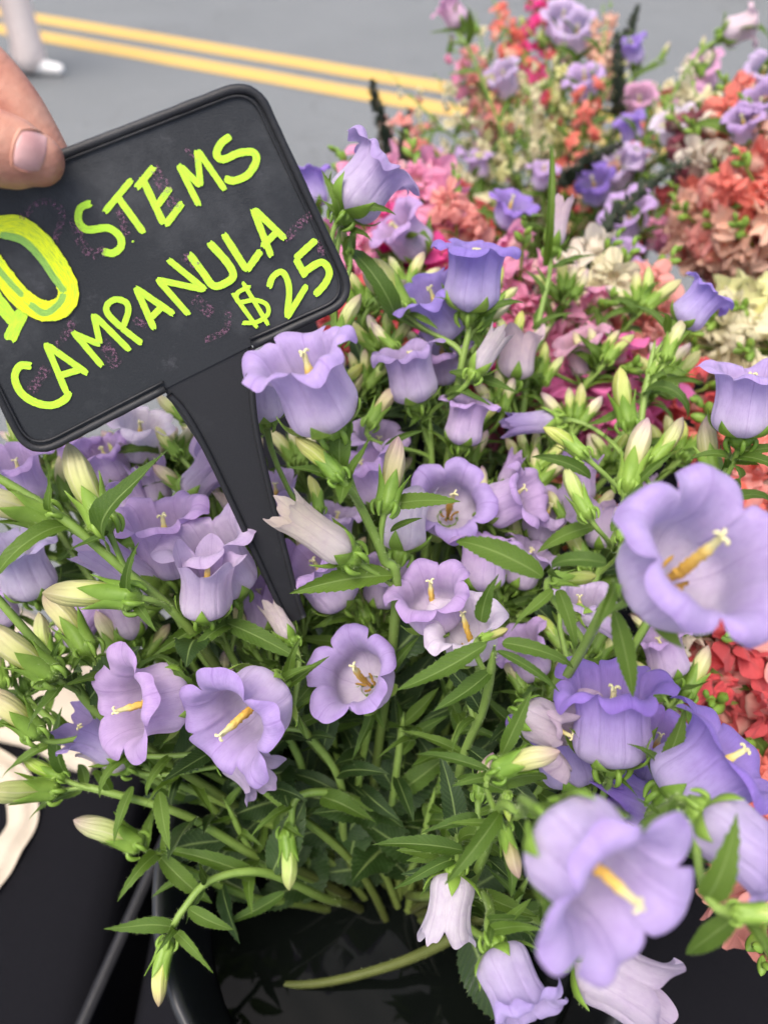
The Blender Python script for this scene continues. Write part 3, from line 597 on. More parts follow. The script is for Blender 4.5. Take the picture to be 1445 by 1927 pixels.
add('campanula stem with a huge blurred lilac bell nodding over the bucket water', [(975, 1530, .262), (940, 1520, .28), (905, 1620, .33), (865, 1690, .40)],
    [(1046, 1560, 1180, 1690, .198, 36, 'wide', (.60, .48, .82), 1.24, 1.2, 0), (945, 1445, 1045, 1405, .275, 1, 'bud', (.9, .95, .75), 1.0), (902, 1492, 912, 1412, .325, 0, 'bud', (.75, .65, .75), .95), (950, 1568, 972, 1648, .28, 1, 'bud', (.8, .7, .72), .9), (955, 1500, 950, 1545, .275, 0, 'bud', (.8, 1.1, .5), .5)],
    4, [(945, 1418, .28, 1000, 1300, .275, 'w', .9), (940, 1530, .28, 836, 1665, .265, 'w', .8), (920, 1450, .285, 780, 1420, .30, 'w', .8), (925, 1460, .285, 850, 1480, .28, 'n', 1.4), (900, 1540, .30, 790, 1570, .30, 'n', 1.4), (950, 1590, .285, 960, 1690, .28, 'w'), (870, 1600, .33, 700, 1590, .33, 'w', 1.1)], bracts=1)
add('campanula stem with an upright deep violet bell and pale drooping ones', [(1148, 1445, .308), (1120, 1530, .34), (1040, 1640, .40)],
    [(1148, 1432, 1150, 1272, .302, 30, 'open', VIOLET, 1.22, .9, 0), (1085, 1475, 1035, 1335, .345, 1, 'open', VIOLET, 1.05), (1095, 1155, 1172, 1192, .37, 1, 'half', PALE, 1.4), (985, 1345, 1080, 1385, .315, 1, 'wilt', (.62, .52, .58), .8)],
    7, [(1150, 1445, .305, 1215, 1410, .30, 'n', 1.2), (1145, 1450, .305, 1200, 1500, .29, 'n'), (1120, 1450, .31, 1070, 1370, .30, 'n', 1.4)])
add('campanula stem with broad violet bells crowding beside the red snapdragons', [(1245, 1500, .30), (1170, 1590, .35), (1060, 1680, .41)],
    [(1258, 1502, 1395, 1405, .285, 14, 'wide', (.36, .25, .70), 1.22, .5, 1), (1215, 1452, 1242, 1372, .345, 40, 'open', VIOLET, 1.05), (1245, 1532, 1128, 1478, .325, 1, 'wilt', DEEP, 1.1)],
    6, [(1250, 1440, .285, 1290, 1330, .275, 'w', 1.0), (1260, 1440, .285, 1330, 1470, .28, 'n', 1.2), (1240, 1450, .29, 1180, 1400, .28, 'n', 1.2)])
add('campanula stem with a big pale bell pointing away from the bucket', [(1315, 1510, .232), (1240, 1530, .255), (1150, 1620, .31), (1040, 1710, .40)],
    [(1318, 1528, 1442, 1622, .230, 5, 'open', (.56, .46, .80), 1.15), (1392, 1718, 1500, 1722, .205, 0, 'bud', (.8, 1.1, .5), 1.1)],
    4, [(1330, 1690, .21, 1385, 1530, .205, 'n', 1.8), (1400, 1730, .21, 1460, 1850, .20, 'w'), (1388, 1722, .208, 1290, 1795, .225, 'w'), (1240, 1530, .25, 1190, 1500, .25, 'n')], bracts=1)
add('campanula stem ending in a hanging white bell with pointed lobes', [(858, 1628, .335), (862, 1580, .345), (850, 1590, .38)],
    [(855, 1642, 838, 1762, .332, 0, 'cup', (.82, .78, .84), .95)], 6, [(850, 1600, .34, 790, 1690, .335, 'n'), (860, 1610, .34, 745, 1600, .345, 'w')])
add('campanula stem with a pale bell hanging mouth down over the bucket rim', [(928, 1752, .29), (915, 1690, .32), (880, 1680, .37)],
    [(932, 1782, 990, 1908, .285, 12, 'open', (.56, .47, .78), 1.1)], 5, [(925, 1740, .29, 915, 1800, .28, 'n', 1.5), (940, 1740, .29, 1000, 1690, .29, 'w')])
add('campanula stem with a faded papery bell low at the bucket rim', [(1062, 1772, .295), (1010, 1730, .33), (950, 1720, .38)],
    [(1082, 1795, 1250, 1895, .29, 2, 'cup', (.66, .58, .70), 1.25)], 5)
add('tall campanula stem with one violet bell high beside the cream snapdragons', [(1232, 640, .43), (1210, 760, .43), (1190, 900, .42), (1140, 1040, .42), (1050, 1220, .43)],
    [(1278, 612, 1340, 545, .43, 0, 'open', (.42, .32, .76), 1.1), (1255, 668, 1280, 596, .425, 0, 'bud', (.85, 1.0, .7), .9), (1180, 792, 1158, 692, .42, 0, 'bud', (.95, 1.0, .8), .95), (1225, 700, 1250, 660, .43, 0, 'bud', (.8, 1, .6), .7)],
    8, [(1210, 740, .43, 1290, 790, .42, 'n', 1.5), (1225, 690, .43, 1300, 620, .42, 'w', .9), (1195, 780, .43, 1100, 800, .43, 'n', 1.2)])
add('campanula stem with one tall upright pale lilac bell and slim buds', [(1382, 850, .37), (1335, 950, .375), (1260, 1090, .385), (1130, 1300, .405)],
    [(1392, 822, 1412, 692, .36, 14, 'open', (.60, .48, .82), 1.28, .6, 3), (1342, 892, 1312, 785, .38, 0, 'bud', (.9, .9, .75), 1.05), (1232, 862, 1298, 796, .40, 0, 'bud', (.9, 1.05, .7), 1.0)],
    8, [(1370, 870, .37, 1290, 870, .37, 'n', 1.4), (1350, 900, .375, 1280, 930, .37, 'w', .8)])
add('campanula stem of green white buds behind the huge upper bell', [(1190, 925, .405), (1160, 1000, .40), (1120, 1090, .41), (1040, 1250, .425)],
    [(1182, 905, 1212, 786, .40, 0, 'bud', (.95, .95, .9), 1.1), (1102, 962, 1056, 880, .38, 0, 'bud', (.8, 1.0, .6), .95), (1092, 852, 1030, 796, .39, 0, 'bud', (.9, 1.05, .7), .9), (1205, 962, 1232, 888, .48, 0, 'half', PALE, 1.2), (1042, 792, 938, 802, .44, 1, 'half', (.46, .36, .66), 1.5), (1168, 1010, 1166, 955, .39, 0, 'bud', (.9, .9, .8), .8)],
    12, [(1110, 900, .39, 1000, 860, .39, 'w', .8), (1190, 920, .40, 1270, 850, .39, 'w', .8), (1120, 990, .40, 1010, 1040, .40, 'w')])
add('campanula stem with blush pink bells among the lilac ones', [(1040, 492, .50), (1010, 620, .50), (985, 760, .49), (960, 950, .47)],
    [(1040, 468, 1060, 362, .50, 0, 'half', BLUSH, 1.45), (966, 716, 980, 618, .47, 0, 'cup', (.82, .66, .66), .98), (1112, 705, 1090, 630, .52, 1, 'open', (.78, .46, .56), 1.0), (945, 930, 960, 870, .47, 0, 'half', BLUSH, 1.1)],
    9, [(1025, 500, .50, 1030, 280, .49, 'n', .4), (1045, 500, .50, 1120, 480, .49, 'w', .8), (1000, 620, .50, 1080, 590, .49, 'w', .7)])
add('short drooping campanula stalk with one yellow green bud outside the bucket', [(322, 1752, .372), (345, 1712, .375), (400, 1655, .385), (500, 1642, .40), (610, 1690, .44)],
    [(312, 1785, 280, 1888, .372, 0, 'bud', (.9, 1.2, .5), 1.0)], 2,
    [(328, 1745, .373, 196, 1748, .37, 'n', 1.3), (332, 1755, .373, 402, 1832, .365, 'n', 1.2), (355, 1710, .375, 440, 1750, .37, 'w', 1.3), (385, 1665, .385, 350, 1740, .38, 'n', 1.6), (480, 1650, .40, 300, 1600, .40, 'n')], bracts=1)
add('arching campanula stalk with a folded green bud hanging inside the rim', [(548, 1568, .40), (560, 1500, .402), (640, 1495, .41), (720, 1540, .44)],
    [(540, 1575, 552, 1672, .40, 0, 'bud', (.75, .95, .6), .95)], 3, [(605, 1500, .405, 708, 1548, .40, 'n', 1.8), (535, 1680, .41, 420, 1740, .40, 'w', 1.0)], bracts=1)
add('campanula stalk with one fat pale green bud over the black table', [(292, 1602, .40), (360, 1640, .41), (480, 1690, .44)],
    [(250, 1585, 155, 1532, .395, 1, 'bud', (.85, 1.0, .7), 1.05)], 5, [(300, 1610, .40, 400, 1700, .40, 'w'), (350, 1640, .40, 285, 1690, .395, 'n', 1.3)])
add('campanula stalk with a pair of closed green buds reaching over the bag', [(135, 1475, .388), (210, 1492, .39), (350, 1535, .405), (480, 1610, .43)],
    [(92, 1487, -25, 1485, .38, 1, 'bud', (.9, 1.0, .8), 1.0), (112, 1462, 45, 1428, .385, 0, 'bud', (.8, 1.1, .5), .8)], 5,
    [(125, 1455, .386, 118, 1330, .38, 'w', .9), (100, 1400, .385, 5, 1465, .38, 'n', 1.2), (120, 1490, .386, 55, 1545, .38, 'n', 1.2)], bracts=1)
# leafy fillers: each still a countable cut stem
FILL = [(470, 1130, .42), (620, 1330, .43), (760, 1430, .44), (330, 1420, .42), (980, 1120, .42), (700, 1180, .43), (1010, 900, .45), (880, 1330, .40), (560, 1000, .44), (1120, 1230, .41), (180, 1180, .43), (980, 1000, .44),
        (820, 1480, .42), (760, 1340, .40), (640, 760, .46), (880, 860, .46), (1000, 1640, .37), (1230, 1190, .42), (60, 1020, .46), (150, 1330, .40), (420, 1290, .41), (940, 760, .47), (700, 700, .47), (560, 860, .45), (1250, 1010, .43), (420, 1500, .415), (1060, 1420, .36), (270, 1150, .41)]
for i, (fx, fy, fd) in enumerate(FILL):
    its = [(fx+q*9, fy-8+abs(q)*14, fx+q*38+rnd.uniform(-20, 20), fy-66+abs(q)*20+rnd.uniform(-12, 12), fd-.004*q, 0, 'bud', rnd.choice([(.95, 1.05, .8), (1.1, 1.08, 1.0), (.85, 1.05, .65)]), .75) for q in ((-1, 0, 1) if i % 2 else (0, 1))] if fy < 1330 else []
    add('leafy campanula stem %s packed between the flowering ones' % {0: 'without buds', 2: 'with two slim buds', 3: 'with three slim buds'}[len(its)], [(fx, fy, fd), (fx*.75+175, fy+120, fd+.02)], its, 14, group='leafy stems %d buds filling the campanula bunch' % len(its), bracts=2, lmin=.024, lmax=.062)
BUDDY = [(690, 560, .46), (720, 640, .45), (830, 650, .47), (920, 560, .50), (1010, 700, .50), (1080, 780, .48), (1130, 660, .50), (1205, 560, .52), (965, 640, .50), (880, 790, .47), (1000, 860, .46), (1250, 700, .49), (680, 710, .46), (620, 720, .46), (1065, 540, .54), (765, 530, .49), (1150, 860, .46), (1275, 840, .46), (450, 860, .46), (90, 900, .46), (200, 960, .44), (255, 850, .47), (165, 860, .47), (330, 850, .47), (405, 820, .47), (60, 830, .47)]
for i, (fx, fy, fd) in enumerate(BUDDY):
    its = [(fx+q*8, fy-4+abs(q)*9, fx+q*30+rnd.uniform(-14, 14), fy-62+abs(q)*16+rnd.uniform(-10, 10), fd-.004*q, 0, 'bud', rnd.choice([(.95, 1.1, .7), (1.15, 1.12, 1.05), (.85, 1.1, .6)]), .75) for q in (-2, -.7, .7, 2)]
    add('slim campanula stem with a cluster of four pale green buds', [(fx, fy+20, fd+.004), (fx+(640-fx)*.12, fy+110, fd+.01), (fx+(640-fx)*.3, fy+260, fd+.02)], its, 9, group='slim campanula stems with four buds', bracts=3, lmin=.022, lmax=.05)
SMALL = [(70, 800, .45), (150, 880, .44), (262, 838, .45), (300, 930, .43), (525, 950, .43), (560, 1095, .41), (455, 930, .44), (620, 1010, .42), (715, 1110, .41), (965, 1075, .41), (1010, 985, .43), (1085, 920, .43), (945, 890, .44), (835, 690, .46), (1130, 1010, .42), (250, 1180, .40), (120, 1190, .40), (500, 1160, .40), (1010, 1245, .39), (1085, 1165, .39), (1265, 1250, .40), (30, 1230, .40), (610, 740, .45), (700, 860, .44)]
NEAR_ = ['just under the sign corner', 'behind the longest cream bud', 'showing below the sign edge', 'behind the crumpled mauve bell', 'against the sign handle', 'at the foot of the sign handle', 'where the handle narrows', 'below the bud pair of the tallest stem', 'under the broad toothed leaf', 'under the flared side bell', 'below the slim green buds', 'under the magenta snapdragons',
         'behind the side turned bell', 'below the straight violet bell', 'behind the huge upper bell stalk', 'under the bare slanting stalk', 'over the pale drooping buds', 'beside the half open bud', 'above the deep violet bell', 'under the long serrated leaf', 'touching the red snapdragons', 'by the canvas bag', 'behind the largest pale bell', 'under the slim upright bell']
CNM = {LILAC: 'lilac', PALE: 'pale lilac', MAUVE: 'dusty mauve', WHITE: 'whitish'}
for i, (fx, fy, fd) in enumerate(SMALL):
    dx = rnd.uniform(-50, 50); its = [(fx, fy+25, fx+dx, fy-52+abs(dx)*.3, fd, rnd.choice([5, 20, 35]), rnd.choice(['open', 'cup', 'open', 'half']), rnd.choice([LILAC, PALE, LILAC, MAUVE, WHITE]), .9)]
    for q in (-1, 1): its.append((fx+q*28, fy+50, fx+q*60+rnd.uniform(-15, 15), fy-15+rnd.uniform(-20, 20), fd+.008*q, 0, 'bud', rnd.choice([(1.0, 1.05, .85), (1.15, 1.1, 1.05), (.9, 1.05, .7)]), .9))
    add('campanula stem with a small %s bell %s' % (CNM[its[0][7]], NEAR_[i]), [(fx+5, fy+75, fd+.005), (fx*.75+175, fy+190, fd+.02)], its, 9, group='half buried flowering campanula stems', bracts=2)
add('bare olive stalk lying low across the dark bucket water', [(480, 1852, .462), (600, 1850, .452), (740, 1815, .44), (850, 1765, .425), (960, 1690, .41)], [], 0, to_bucket=False, dull=True, rad=.0026)
for S in X: dress(S)

# ------------------------------------------------------------------ price sign
s_a, s_b, s_c = P(0, 500, .276), P(620, 560, .308), P(530, 1070, .358)
SN = (s_b-s_a).cross(s_c-s_a).normalized()
if SN.dot(CAM-s_a) < 0: SN = -SN
def sp(px, py, off=0.0):
    r = ray(px, py); t = (s_a-CAM).dot(SN)/r.dot(SN); return CAM+r*t+SN*off
def round_poly(pts, rad, n=8):
    out = []
    for i, p in enumerate(pts):
        a = Vector(pts[i-1]); b = Vector(p); c = Vector(pts[(i+1) % len(pts)]); r = rad[i]
        d1 = (a-b); d2 = (c-b); r = min(r, d1.length*.45, d2.length*.45); p0 = b+d1.normalized()*r; p1 = b+d2.normalized()*r
        out += [((1-t)**2)*p0+2*t*(1-t)*b+t*t*p1 for t in [k/n for k in range(n+1)]]
    return out
def slab(outline, off, th):
    m = MB(); n = len(outline); V = [sp(x, y, off) for x, y in outline]+[sp(x, y, off)-SN*th for x, y in outline]
    m.faces(V, [tuple(range(n)), tuple(range(2*n-1, n-1, -1))]+[(i, i+n, (i+1) % n+n, (i+1) % n) for i in range(n)]); return m
def board_material(name, c0, c1, smudge):
    k = NT(name); o = k.obj(); f = k.noise(o, 1400, 3); b = k.noise(o, 26, 5, .65); c = k.noise(o, 60, 6, .75)
    col = k.mix(f, c0, c1)
    col = k.mix(k.math('MULTIPLY', k.ramp(b, [(.50, (0, 0, 0)), (.78, (.5,)*3)]), smudge), col, (.10, .105, .11))
    col = k.mix(k.math('MULTIPLY', k.ramp(c, [(.60, (0, 0, 0)), (.70, (.25,)*3)]), smudge), col, (.12, .12, .13))
    return k.bsdf(col, .56, .4, k.bump(k.math('ADD', f, k.math('MULTIPLY', c, .6)), .22, .0006))
M_BOARD = board_material('black_chalkboard_plastic', (.013, .015, .018), (.024, .027, .030), 1.0)
M_RIM = board_material('black_sign_rim', (.012, .013, .015), (.020, .021, .024), .5)
sign = thing('price_sign', 'black plastic price sign with neon yellow hand lettering held by a hand', 'sign', sp(560, 1200))
plate_px = round_poly([(-172, 403), (478, 152), (668, 562), (470, 652), (318, 728), (58, 862)], [45, 60, 55, 4, 6, 60])
plate = part('plate', slab(plate_px, 0, .0028).mesh('sign_plate', M_BOARD, False), sign)
stake_px = round_poly([(440, 600), (474, 640), (481, 812), (548, 1085), (572, 1165), (540, 1175), (500, 1085), (404, 880), (310, 738), (306, 700)], [2, 4, 30, 60, 5, 5, 60, 60, 30, 2])
st_o = slab(stake_px, -.0006, .0034); part('stake', st_o.mesh('sign_stake', M_RIM, False), sign)
m = MB(); op = [sp(x, y, .0002) for x, y in plate_px]; rs = random.Random(2)
gate = [i for i, (x, y) in enumerate(plate_px) if not (312 < x < 474 and y > 640)]
i1 = max(i for i in range(len(plate_px)) if plate_px[i][0] > 472 and plate_px[i][1] > 560)
order = [(i1-k) % len(plate_px) for k in range(len(plate_px))]
pts = [sp(476, 650, .0002)]+[op[i] for i in order if i in gate]+[sp(312, 731, .0002)]
# order runs from the right shoulder round the top to the left shoulder
if (pts[1]-pts[0]).length > (pts[-2]-pts[0]).length: pts = [pts[0]]+pts[1:-1][::-1]+[pts[-1]]
def dense(pp, step=.004):
    out = []
    for a, b in zip(pp[:-1], pp[1:]):
        n = max(1, int((b-a).length/step)); out += [a.lerp(b, k/n) for k in range(n)]
    return out+[pp[-1]]
dp = dense(pts); m.tube(dp, [.0017+rs.uniform(-.00012, .00012) for _ in dp], 10)
part('rim', m.mesh('sign_rim', M_RIM), sign)
inset = [sp(x, y, .0006) for x, y in round_poly([(-160, 411), (470, 168), (652, 557), (470, 640), (312, 716), (60, 846)], [40, 50, 46, 4, 6, 52])]
m = MB(); ip = [inset[i] for i in order if i in gate]; ip = ip if (ip[0]-pts[0]).length < (ip[-1]-pts[0]).length else ip[::-1]; ip = [sp(470, 638, .0006)]+ip+[sp(308, 718, .0006)]; m.tube(dense(ip), .0006, 6); part('rim_bead', m.mesh('rim_bead', M_RIM), sign)
for pl in ([(474, 655), (483, 812), (548, 1083), (571, 1160)], [(318, 742), (352, 782), (406, 882), (501, 1085), (540, 1170)]):
    m = MB(); m.tube(dense(catmull([sp(x, y, .0001) for x, y in pl], 8)), .0015, 8); part('stake_edge', m.mesh('stake_edge', M_RIM), sign)
def ink(name, c, dark, amt):
    k = NT(name); v, s, t, hz = k.st(); mp = k.n('ShaderNodeMapping', {'Vector': v, 'Scale': (1.1, 7.0, 1.0)})
    n1 = k.noise(mp.outputs[0], 2.2, 5, .7); n2 = k.noise(k.obj(), 700, 2)
    f = k.ramp(n1, [(.44, (0, 0, 0)), (.53, (amt*.45,)*3), (.64, (amt,)*3)])
    col = k.mix(f, c, dark); col = k.mix(k.math('MULTIPLY', n2, .25), col, tuple(x*.8 for x in c))
    return k.bsdf(col, .55, .3, k.bump(n1, .25, .0002))
M_INK = ink('neon_marker', (.60, 1.0, .05), (.16, .34, .06), .95); M_INK0 = ink('neon_marker_thick', (.90, 1.0, .01), (.20, .46, .07), .9)
def chalk():
    k = NT('faded_pink_chalk'); n1 = k.noise(k.obj(), 900, 3, .7); f = k.ramp(n1, [(.50, (0, 0, 0)), (.62, (.55,)*3)])
    b = k.n('ShaderNodeBsdfDiffuse', {'Color': (.30, .14, .22, 1)}); t = k.n('ShaderNodeBsdfTransparent')
    k.t.links.new(k.n('ShaderNodeMixShader', {0: f, 1: t.outputs[0], 2: b.outputs[0]}).outputs[0], k.out.inputs[0]); return k.m
M_CHALK = chalk(); SOFF = [.00035]
def stroke(m, pts, w, rs, closed=False, curve=True):
    SOFF[0] += .000012; off = SOFF[0]
    p2 = [Vector((x, y, 0)) for x, y in pts]
    if closed: p2 = p2+[p2[0]]
    pp = catmull(p2, 8) if (curve and len(p2) > 2) else [p2[0].lerp(p2[-1], k/14) for k in range(15)]
    n = len(pp); nv = 5; V = np.zeros((n, nv, 3)); A = np.zeros((n, nv, 3)); ln = 0; sd = rs.uniform(0, 50)
    for i, p in enumerate(pp):
        t = (pp[min(i+1, n-1)]-pp[max(i-1, 0)]); t = t.normalized() if t.length > 0 else Vector((1, 0, 0)); nn = Vector((-t.y, t.x, 0)); ln += (p-pp[i-1]).length if i else 0
        e = 1.0
        if not closed:
            if i == 0 or i == n-1: e = .7
        ww = w*.84*e*(1+rs.uniform(-.05, .05))
        for j in range(nv):
            v = (j/(nv-1))*2-1; q = p+nn*(v*ww/2)+(t*rs.uniform(-2, 2) if i in (0, n-1) and not closed else Vector((0, 0, 0)))
            V[i, j] = sp(q.x, q.y, off+.00003*(1-v*v)); A[i, j] = (ln/60+sd, v, 0)
    m.grid(V[:, ::-1], A[:, ::-1])
LET = [
 ('1', [[(-75, 452), (-10, 555), (30, 608)], [(44, 585), (18, 640)]], 30),
 ('S', [[(172, 382), (152, 392), (149, 416), (165, 432), (204, 429), (226, 445), (228, 464), (213, 476), (194, 473)]], 17),
 ('T', [[(249, 337), (197, 400)], [(222, 370), (271, 438)]], 15),
 ('E', [[(291, 313), (257, 354)], [(267, 332), (309, 422)], [(321, 353), (296, 388)], [(344, 381), (312, 424)]], 16),
 ('M', [[(336, 309), (375, 387)], [(341, 313), (377, 350)], [(371, 282), (378, 350)], [(373, 284), (424, 358)]], 14),
 ('S', [[(434, 256), (416, 270), (408, 290), (420, 300), (450, 288), (477, 287), (482, 304), (466, 329), (440, 340), (424, 336)]], 17),
 ('C', [[(61, 688), (39, 688), (29, 709), (40, 737), (66, 756), (98, 762), (124, 750), (131, 735)]], 17),
 ('A', [[(87, 645), (127, 740)], [(90, 649), (165, 702)], [(114, 706), (157, 693)]], 15),
 ('M', [[(138, 623), (193, 688)], [(139, 627), (190, 648)], [(177, 590), (189, 647)], [(179, 593), (245, 659)]], 14),
 ('P', [[(230, 617), (204, 590), (203, 573), (219, 563), (238, 569), (242, 586), (233, 614)], [(229, 616), (268, 646)]], 14),
 ('A', [[(257, 542), (291, 619)], [(255, 541), (328, 591)], [(285, 597), (306, 576)]], 15),
 ('N', [[(297, 525), (356, 592)], [(297, 526), (386, 545)], [(317, 488), (387, 545)]], 14),
 ('U', [[(356, 477), (382, 512), (402, 537), (425, 532), (439, 518), (428, 494), (393, 455)]], 17),
 ('L', [[(421, 440), (465, 509)], [(464, 509), (491, 471)]], 16),
 ('A', [[(476, 393), (511, 483)], [(478, 393), (537, 450)], [(493, 464), (525, 432)]], 15),
 ('$', [[(438, 551), (484, 616)], [(457, 531), (505, 611)], [(471, 538), (447, 551), (450, 568), (478, 564), (501, 572), (504, 590), (484, 605), (456, 607)]], 10),
 ('2', [[(506, 541), (513, 521), (529, 511), (540, 525), (544, 550), (540, 595)], [(540, 597), (577, 536)]], 14),
 ('5', [[(594, 451), (556, 486)], [(556, 486), (575, 520)], [(572, 511), (604, 493), (619, 510), (612, 532), (592, 555)]], 16)]
rs = random.Random(11)
for ch, sts, w in LET:
    m = MB()
    for q in sts: stroke(m, q, w, rs)
    part('painted_letter', m.mesh('painted_letter', M_INK), plate)
m = MB(); stroke(m, [(-25, 432), (30, 424), (72, 450), (104, 492), (126, 532), (129, 560), (112, 580), (80, 583), (42, 560), (8, 520), (-18, 485), (-38, 452)], 47, rs, closed=True)
num = part('painted_numeral', m.mesh('painted_numeral', M_INK0), plate)
M_INK2 = ink('thin_marker_streak', (.34, .62, .10), (.07, .20, .07), 1.0)
for q, w in (([(2, 440), (44, 452), (76, 482), (104, 522), (124, 548)], 17), ([(58, 572), (86, 588), (112, 572), (122, 552)], 15), ([(-8, 498), (18, 528), (44, 556)], 13)):
    m = MB(); stroke(m, q, w, rs); part('paint_streak', m.mesh('paint_streak', M_INK2), num)
m = MB(); stroke(m, [(250, 453), (252, 455)], 5, rs); part('paint_dot', m.mesh('paint_dot', M_INK), plate)
m = MB()
for q, w in (([(40, 412), (70, 385), (100, 380), (118, 405), (105, 455)], 16), ([(140, 410), (152, 450), (175, 478), (200, 470)], 22), ([(225, 390), (240, 445)], 18), ([(290, 315), (320, 370), (335, 395)], 26), ([(535, 450), (585, 403)], 20), ([(345, 480), (372, 500)], 20),
             ([(60, 735), (90, 690)], 24), ([(195, 640), (222, 690)], 28), ([(385, 640), (425, 620), (430, 585)], 14), ([(595, 450), (608, 480)], 16), ([(365, 560), (400, 590)], 26), ([(105, 655), (140, 605)], 20), ([(250, 600), (278, 612)], 16), ([(350, 280), (372, 305)], 10)):
    m = MB(); stroke(m, q, w, rs); part('chalk_smudge', m.mesh('chalk_smudge', M_CHALK), plate)

# ------------------------------------------------------------------ bodies: closed skins grown from tapered limbs
def blob(chains, voxel, sm=6, name='body', mat=None):
    m = MB()
    for ch in chains:
        pts = [Vector(c[0]) for c in ch]; rad = [c[1] for c in ch]; pp = catmull(pts, 8); rr = np.interp(np.linspace(0, len(ch)-1, len(pp)), range(len(ch)), rad)
        m.tube(pp, list(rr), 16)
        for p, r in ((pp[0], rr[0]), (pp[-1], rr[-1])):
            V = np.zeros((16, 9, 3))
            for i in range(16):
                for j in range(9):
                    a = 2*PI*i/16; b = PI*(j+.02)/8.04-PI/2; V[i, j] = p+Vector((math.cos(a)*math.cos(b), math.sin(a)*math.cos(b), math.sin(b)))*r
            m.grid(V, close=True)
    me = m.mesh(name+'_raw', mat); o = bpy.data.objects.new('tmp', me); C.objects.link(o)
    md = o.modifiers.new('r', 'REMESH'); md.mode = 'VOXEL'; md.voxel_size = voxel; md.use_smooth_shade = True
    ms = o.modifiers.new('s', 'SMOOTH'); ms.iterations = sm; ms.factor = .5
    dg = bpy.context.evaluated_depsgraph_get(); out = bpy.data.meshes.new_from_object(o.evaluated_get(dg)); out.name = name
    bpy.data.objects.remove(o); bpy.data.meshes.remove(me); out.materials.clear(); out.materials.append(mat)
    out.polygons.foreach_set('use_smooth', np.ones(len(out.polygons), dtype=bool)); return out
def skin_material():
    k = NT('skin'); o = k.obj(); a = k.noise(o, 60, 5, .6); b = k.noise(o, 500, 4, .6)
    mp = k.n('ShaderNodeMapping', {'Vector': o, 'Rotation': (0, 0, .6), 'Scale': (420, 120, 420)}); w = k.noise(mp.outputs[0], 1.0, 3)
    col = k.ramp(a, [(.30, (.38, .145, .105)), (.50, (.48, .225, .155)), (.70, (.55, .30, .215))])
    col = k.mix(k.math('MULTIPLY', w, .18), col, (.40, .16, .12))
    return k.bsdf(col, .46, .4, k.bump(k.math('ADD', k.math('MULTIPLY', b, .5), k.math('MULTIPLY', w, 1.6)), .3, .0006), **{'Subsurface Weight': .12, 'Subsurface Radius': (.006, .002, .001), 'Subsurface Scale': 1.0})
M_SKIN = skin_material()
hand = thing('person', 'hand of a person pinching the black sign between thumb and forefinger', 'person', sp(-260, 250, -.01))
TH = [(sp(-330, 190, .004), .019), (sp(-210, 215, .013), .0165), (sp(-110, 250, .0165), .0142), (sp(-45, 268, .0150), .0126), (sp(10, 280, .0138), .0128), (sp(55, 292, .0122), .0118), (sp(82, 300, .0106), .0092)]
IX = [(sp(-300, 20, -.012), .0145), (sp(-180, 55, -.020), .0132), (sp(-75, 120, -.018), .0128), (sp(0, 190, -.0150), .0112), (sp(55, 265, -.0135), .0098), (sp(95, 330, -.0125), .0085)]
MD = [(sp(-330, 80, -.018), .0145), (sp(-235, 150, -.028), .0128), (sp(-150, 260, -.022), .0115), (sp(-70, 360, -.0150), .0100), (sp(-35, 410, -.0125), .0085)]
RG = [(sp(-370, 160, -.020), .0138), (sp(-300, 240, -.032), .0122), (sp(-215, 340, -.026), .0110), (sp(-140, 425, -.0155), .0096), (sp(-115, 460, -.0125), .0080)]
PK = [(sp(-410, 240, -.018), .0120), (sp(-350, 320, -.030), .0102), (sp(-270, 410, -.026), .0092), (sp(-215, 470, -.0165), .0078)]
PALM = [[(sp(-330, 190, .000), .020), (sp(-430, 170, -.004), .023), (sp(-560, 190, -.002), .026), (sp(-760, 240, .000), .028), (sp(-1400, 420, .010), .038)], [(sp(-300, 20, -.012), .0150), (sp(-430, 110, -.010), .021), (sp(-560, 180, -.004), .025)],
        [(sp(-330, 80, -.018), .0150), (sp(-440, 150, -.012), .021), (sp(-560, 190, -.004), .025)], [(sp(-370, 160, -.020), .0142), (sp(-450, 190, -.012), .020), (sp(-560, 200, -.004), .025)], [(sp(-410, 240, -.018), .0130), (sp(-470, 230, -.010), .019), (sp(-560, 210, -.003), .024)]]
hm = blob([TH, IX, MD, RG, PK]+PALM, .0011, 8, 'hand', M_SKIN)
ho = part('hand', hm, hand)
from mathutils.bvhtree import BVHTree
bv = BVHTree.FromPolygons([v.co[:] for v in hm.vertices], [p.vertices[:] for p in hm.polygons])
V = np.zeros((21, 25, 3)); ax = Vector((.975, .22)); ay = Vector((-.22, .975))
for i in range(21):
    for j in range(25):
        u, v = i/10-1, j/12-1
        uu, vv = u*math.sqrt(1-.36*v*v), v*math.sqrt(1-.30*u*u); q = Vector((56, 284))+ax*(uu*31*(1.0+.10*(uu > 0)))+ay*(vv*40)
        r = ray(q.x, q.y).normalized(); hit = bv.ray_cast(CAM, r, 2.0); h = hit[0] if hit[0] else sp(q.x, q.y, .02)
        e = max(abs(u), abs(v)); V[i, j] = h-r*(.0007*(1-e**4)+.00002) if e < 1 else h+r*.0007
m = MB(); m.grid(V)
kk = NT('fingernail'); nn = kk.noise(kk.obj(), 80, 3); M_NAIL = kk.bsdf(kk.mix(nn, (.50, .23, .22), (.70, .44, .41)), .20, .5, kk.bump(kk.noise(kk.obj(), 300, 2), .08, .0005))
nail = part('fingernail', m.mesh('fingernail', M_NAIL), ho)
ring = [V[i, 0] for i in range(18, -1, -1)]+[V[0, j] for j in range(1, 25)]+[V[i, 24] for i in range(1, 19)]
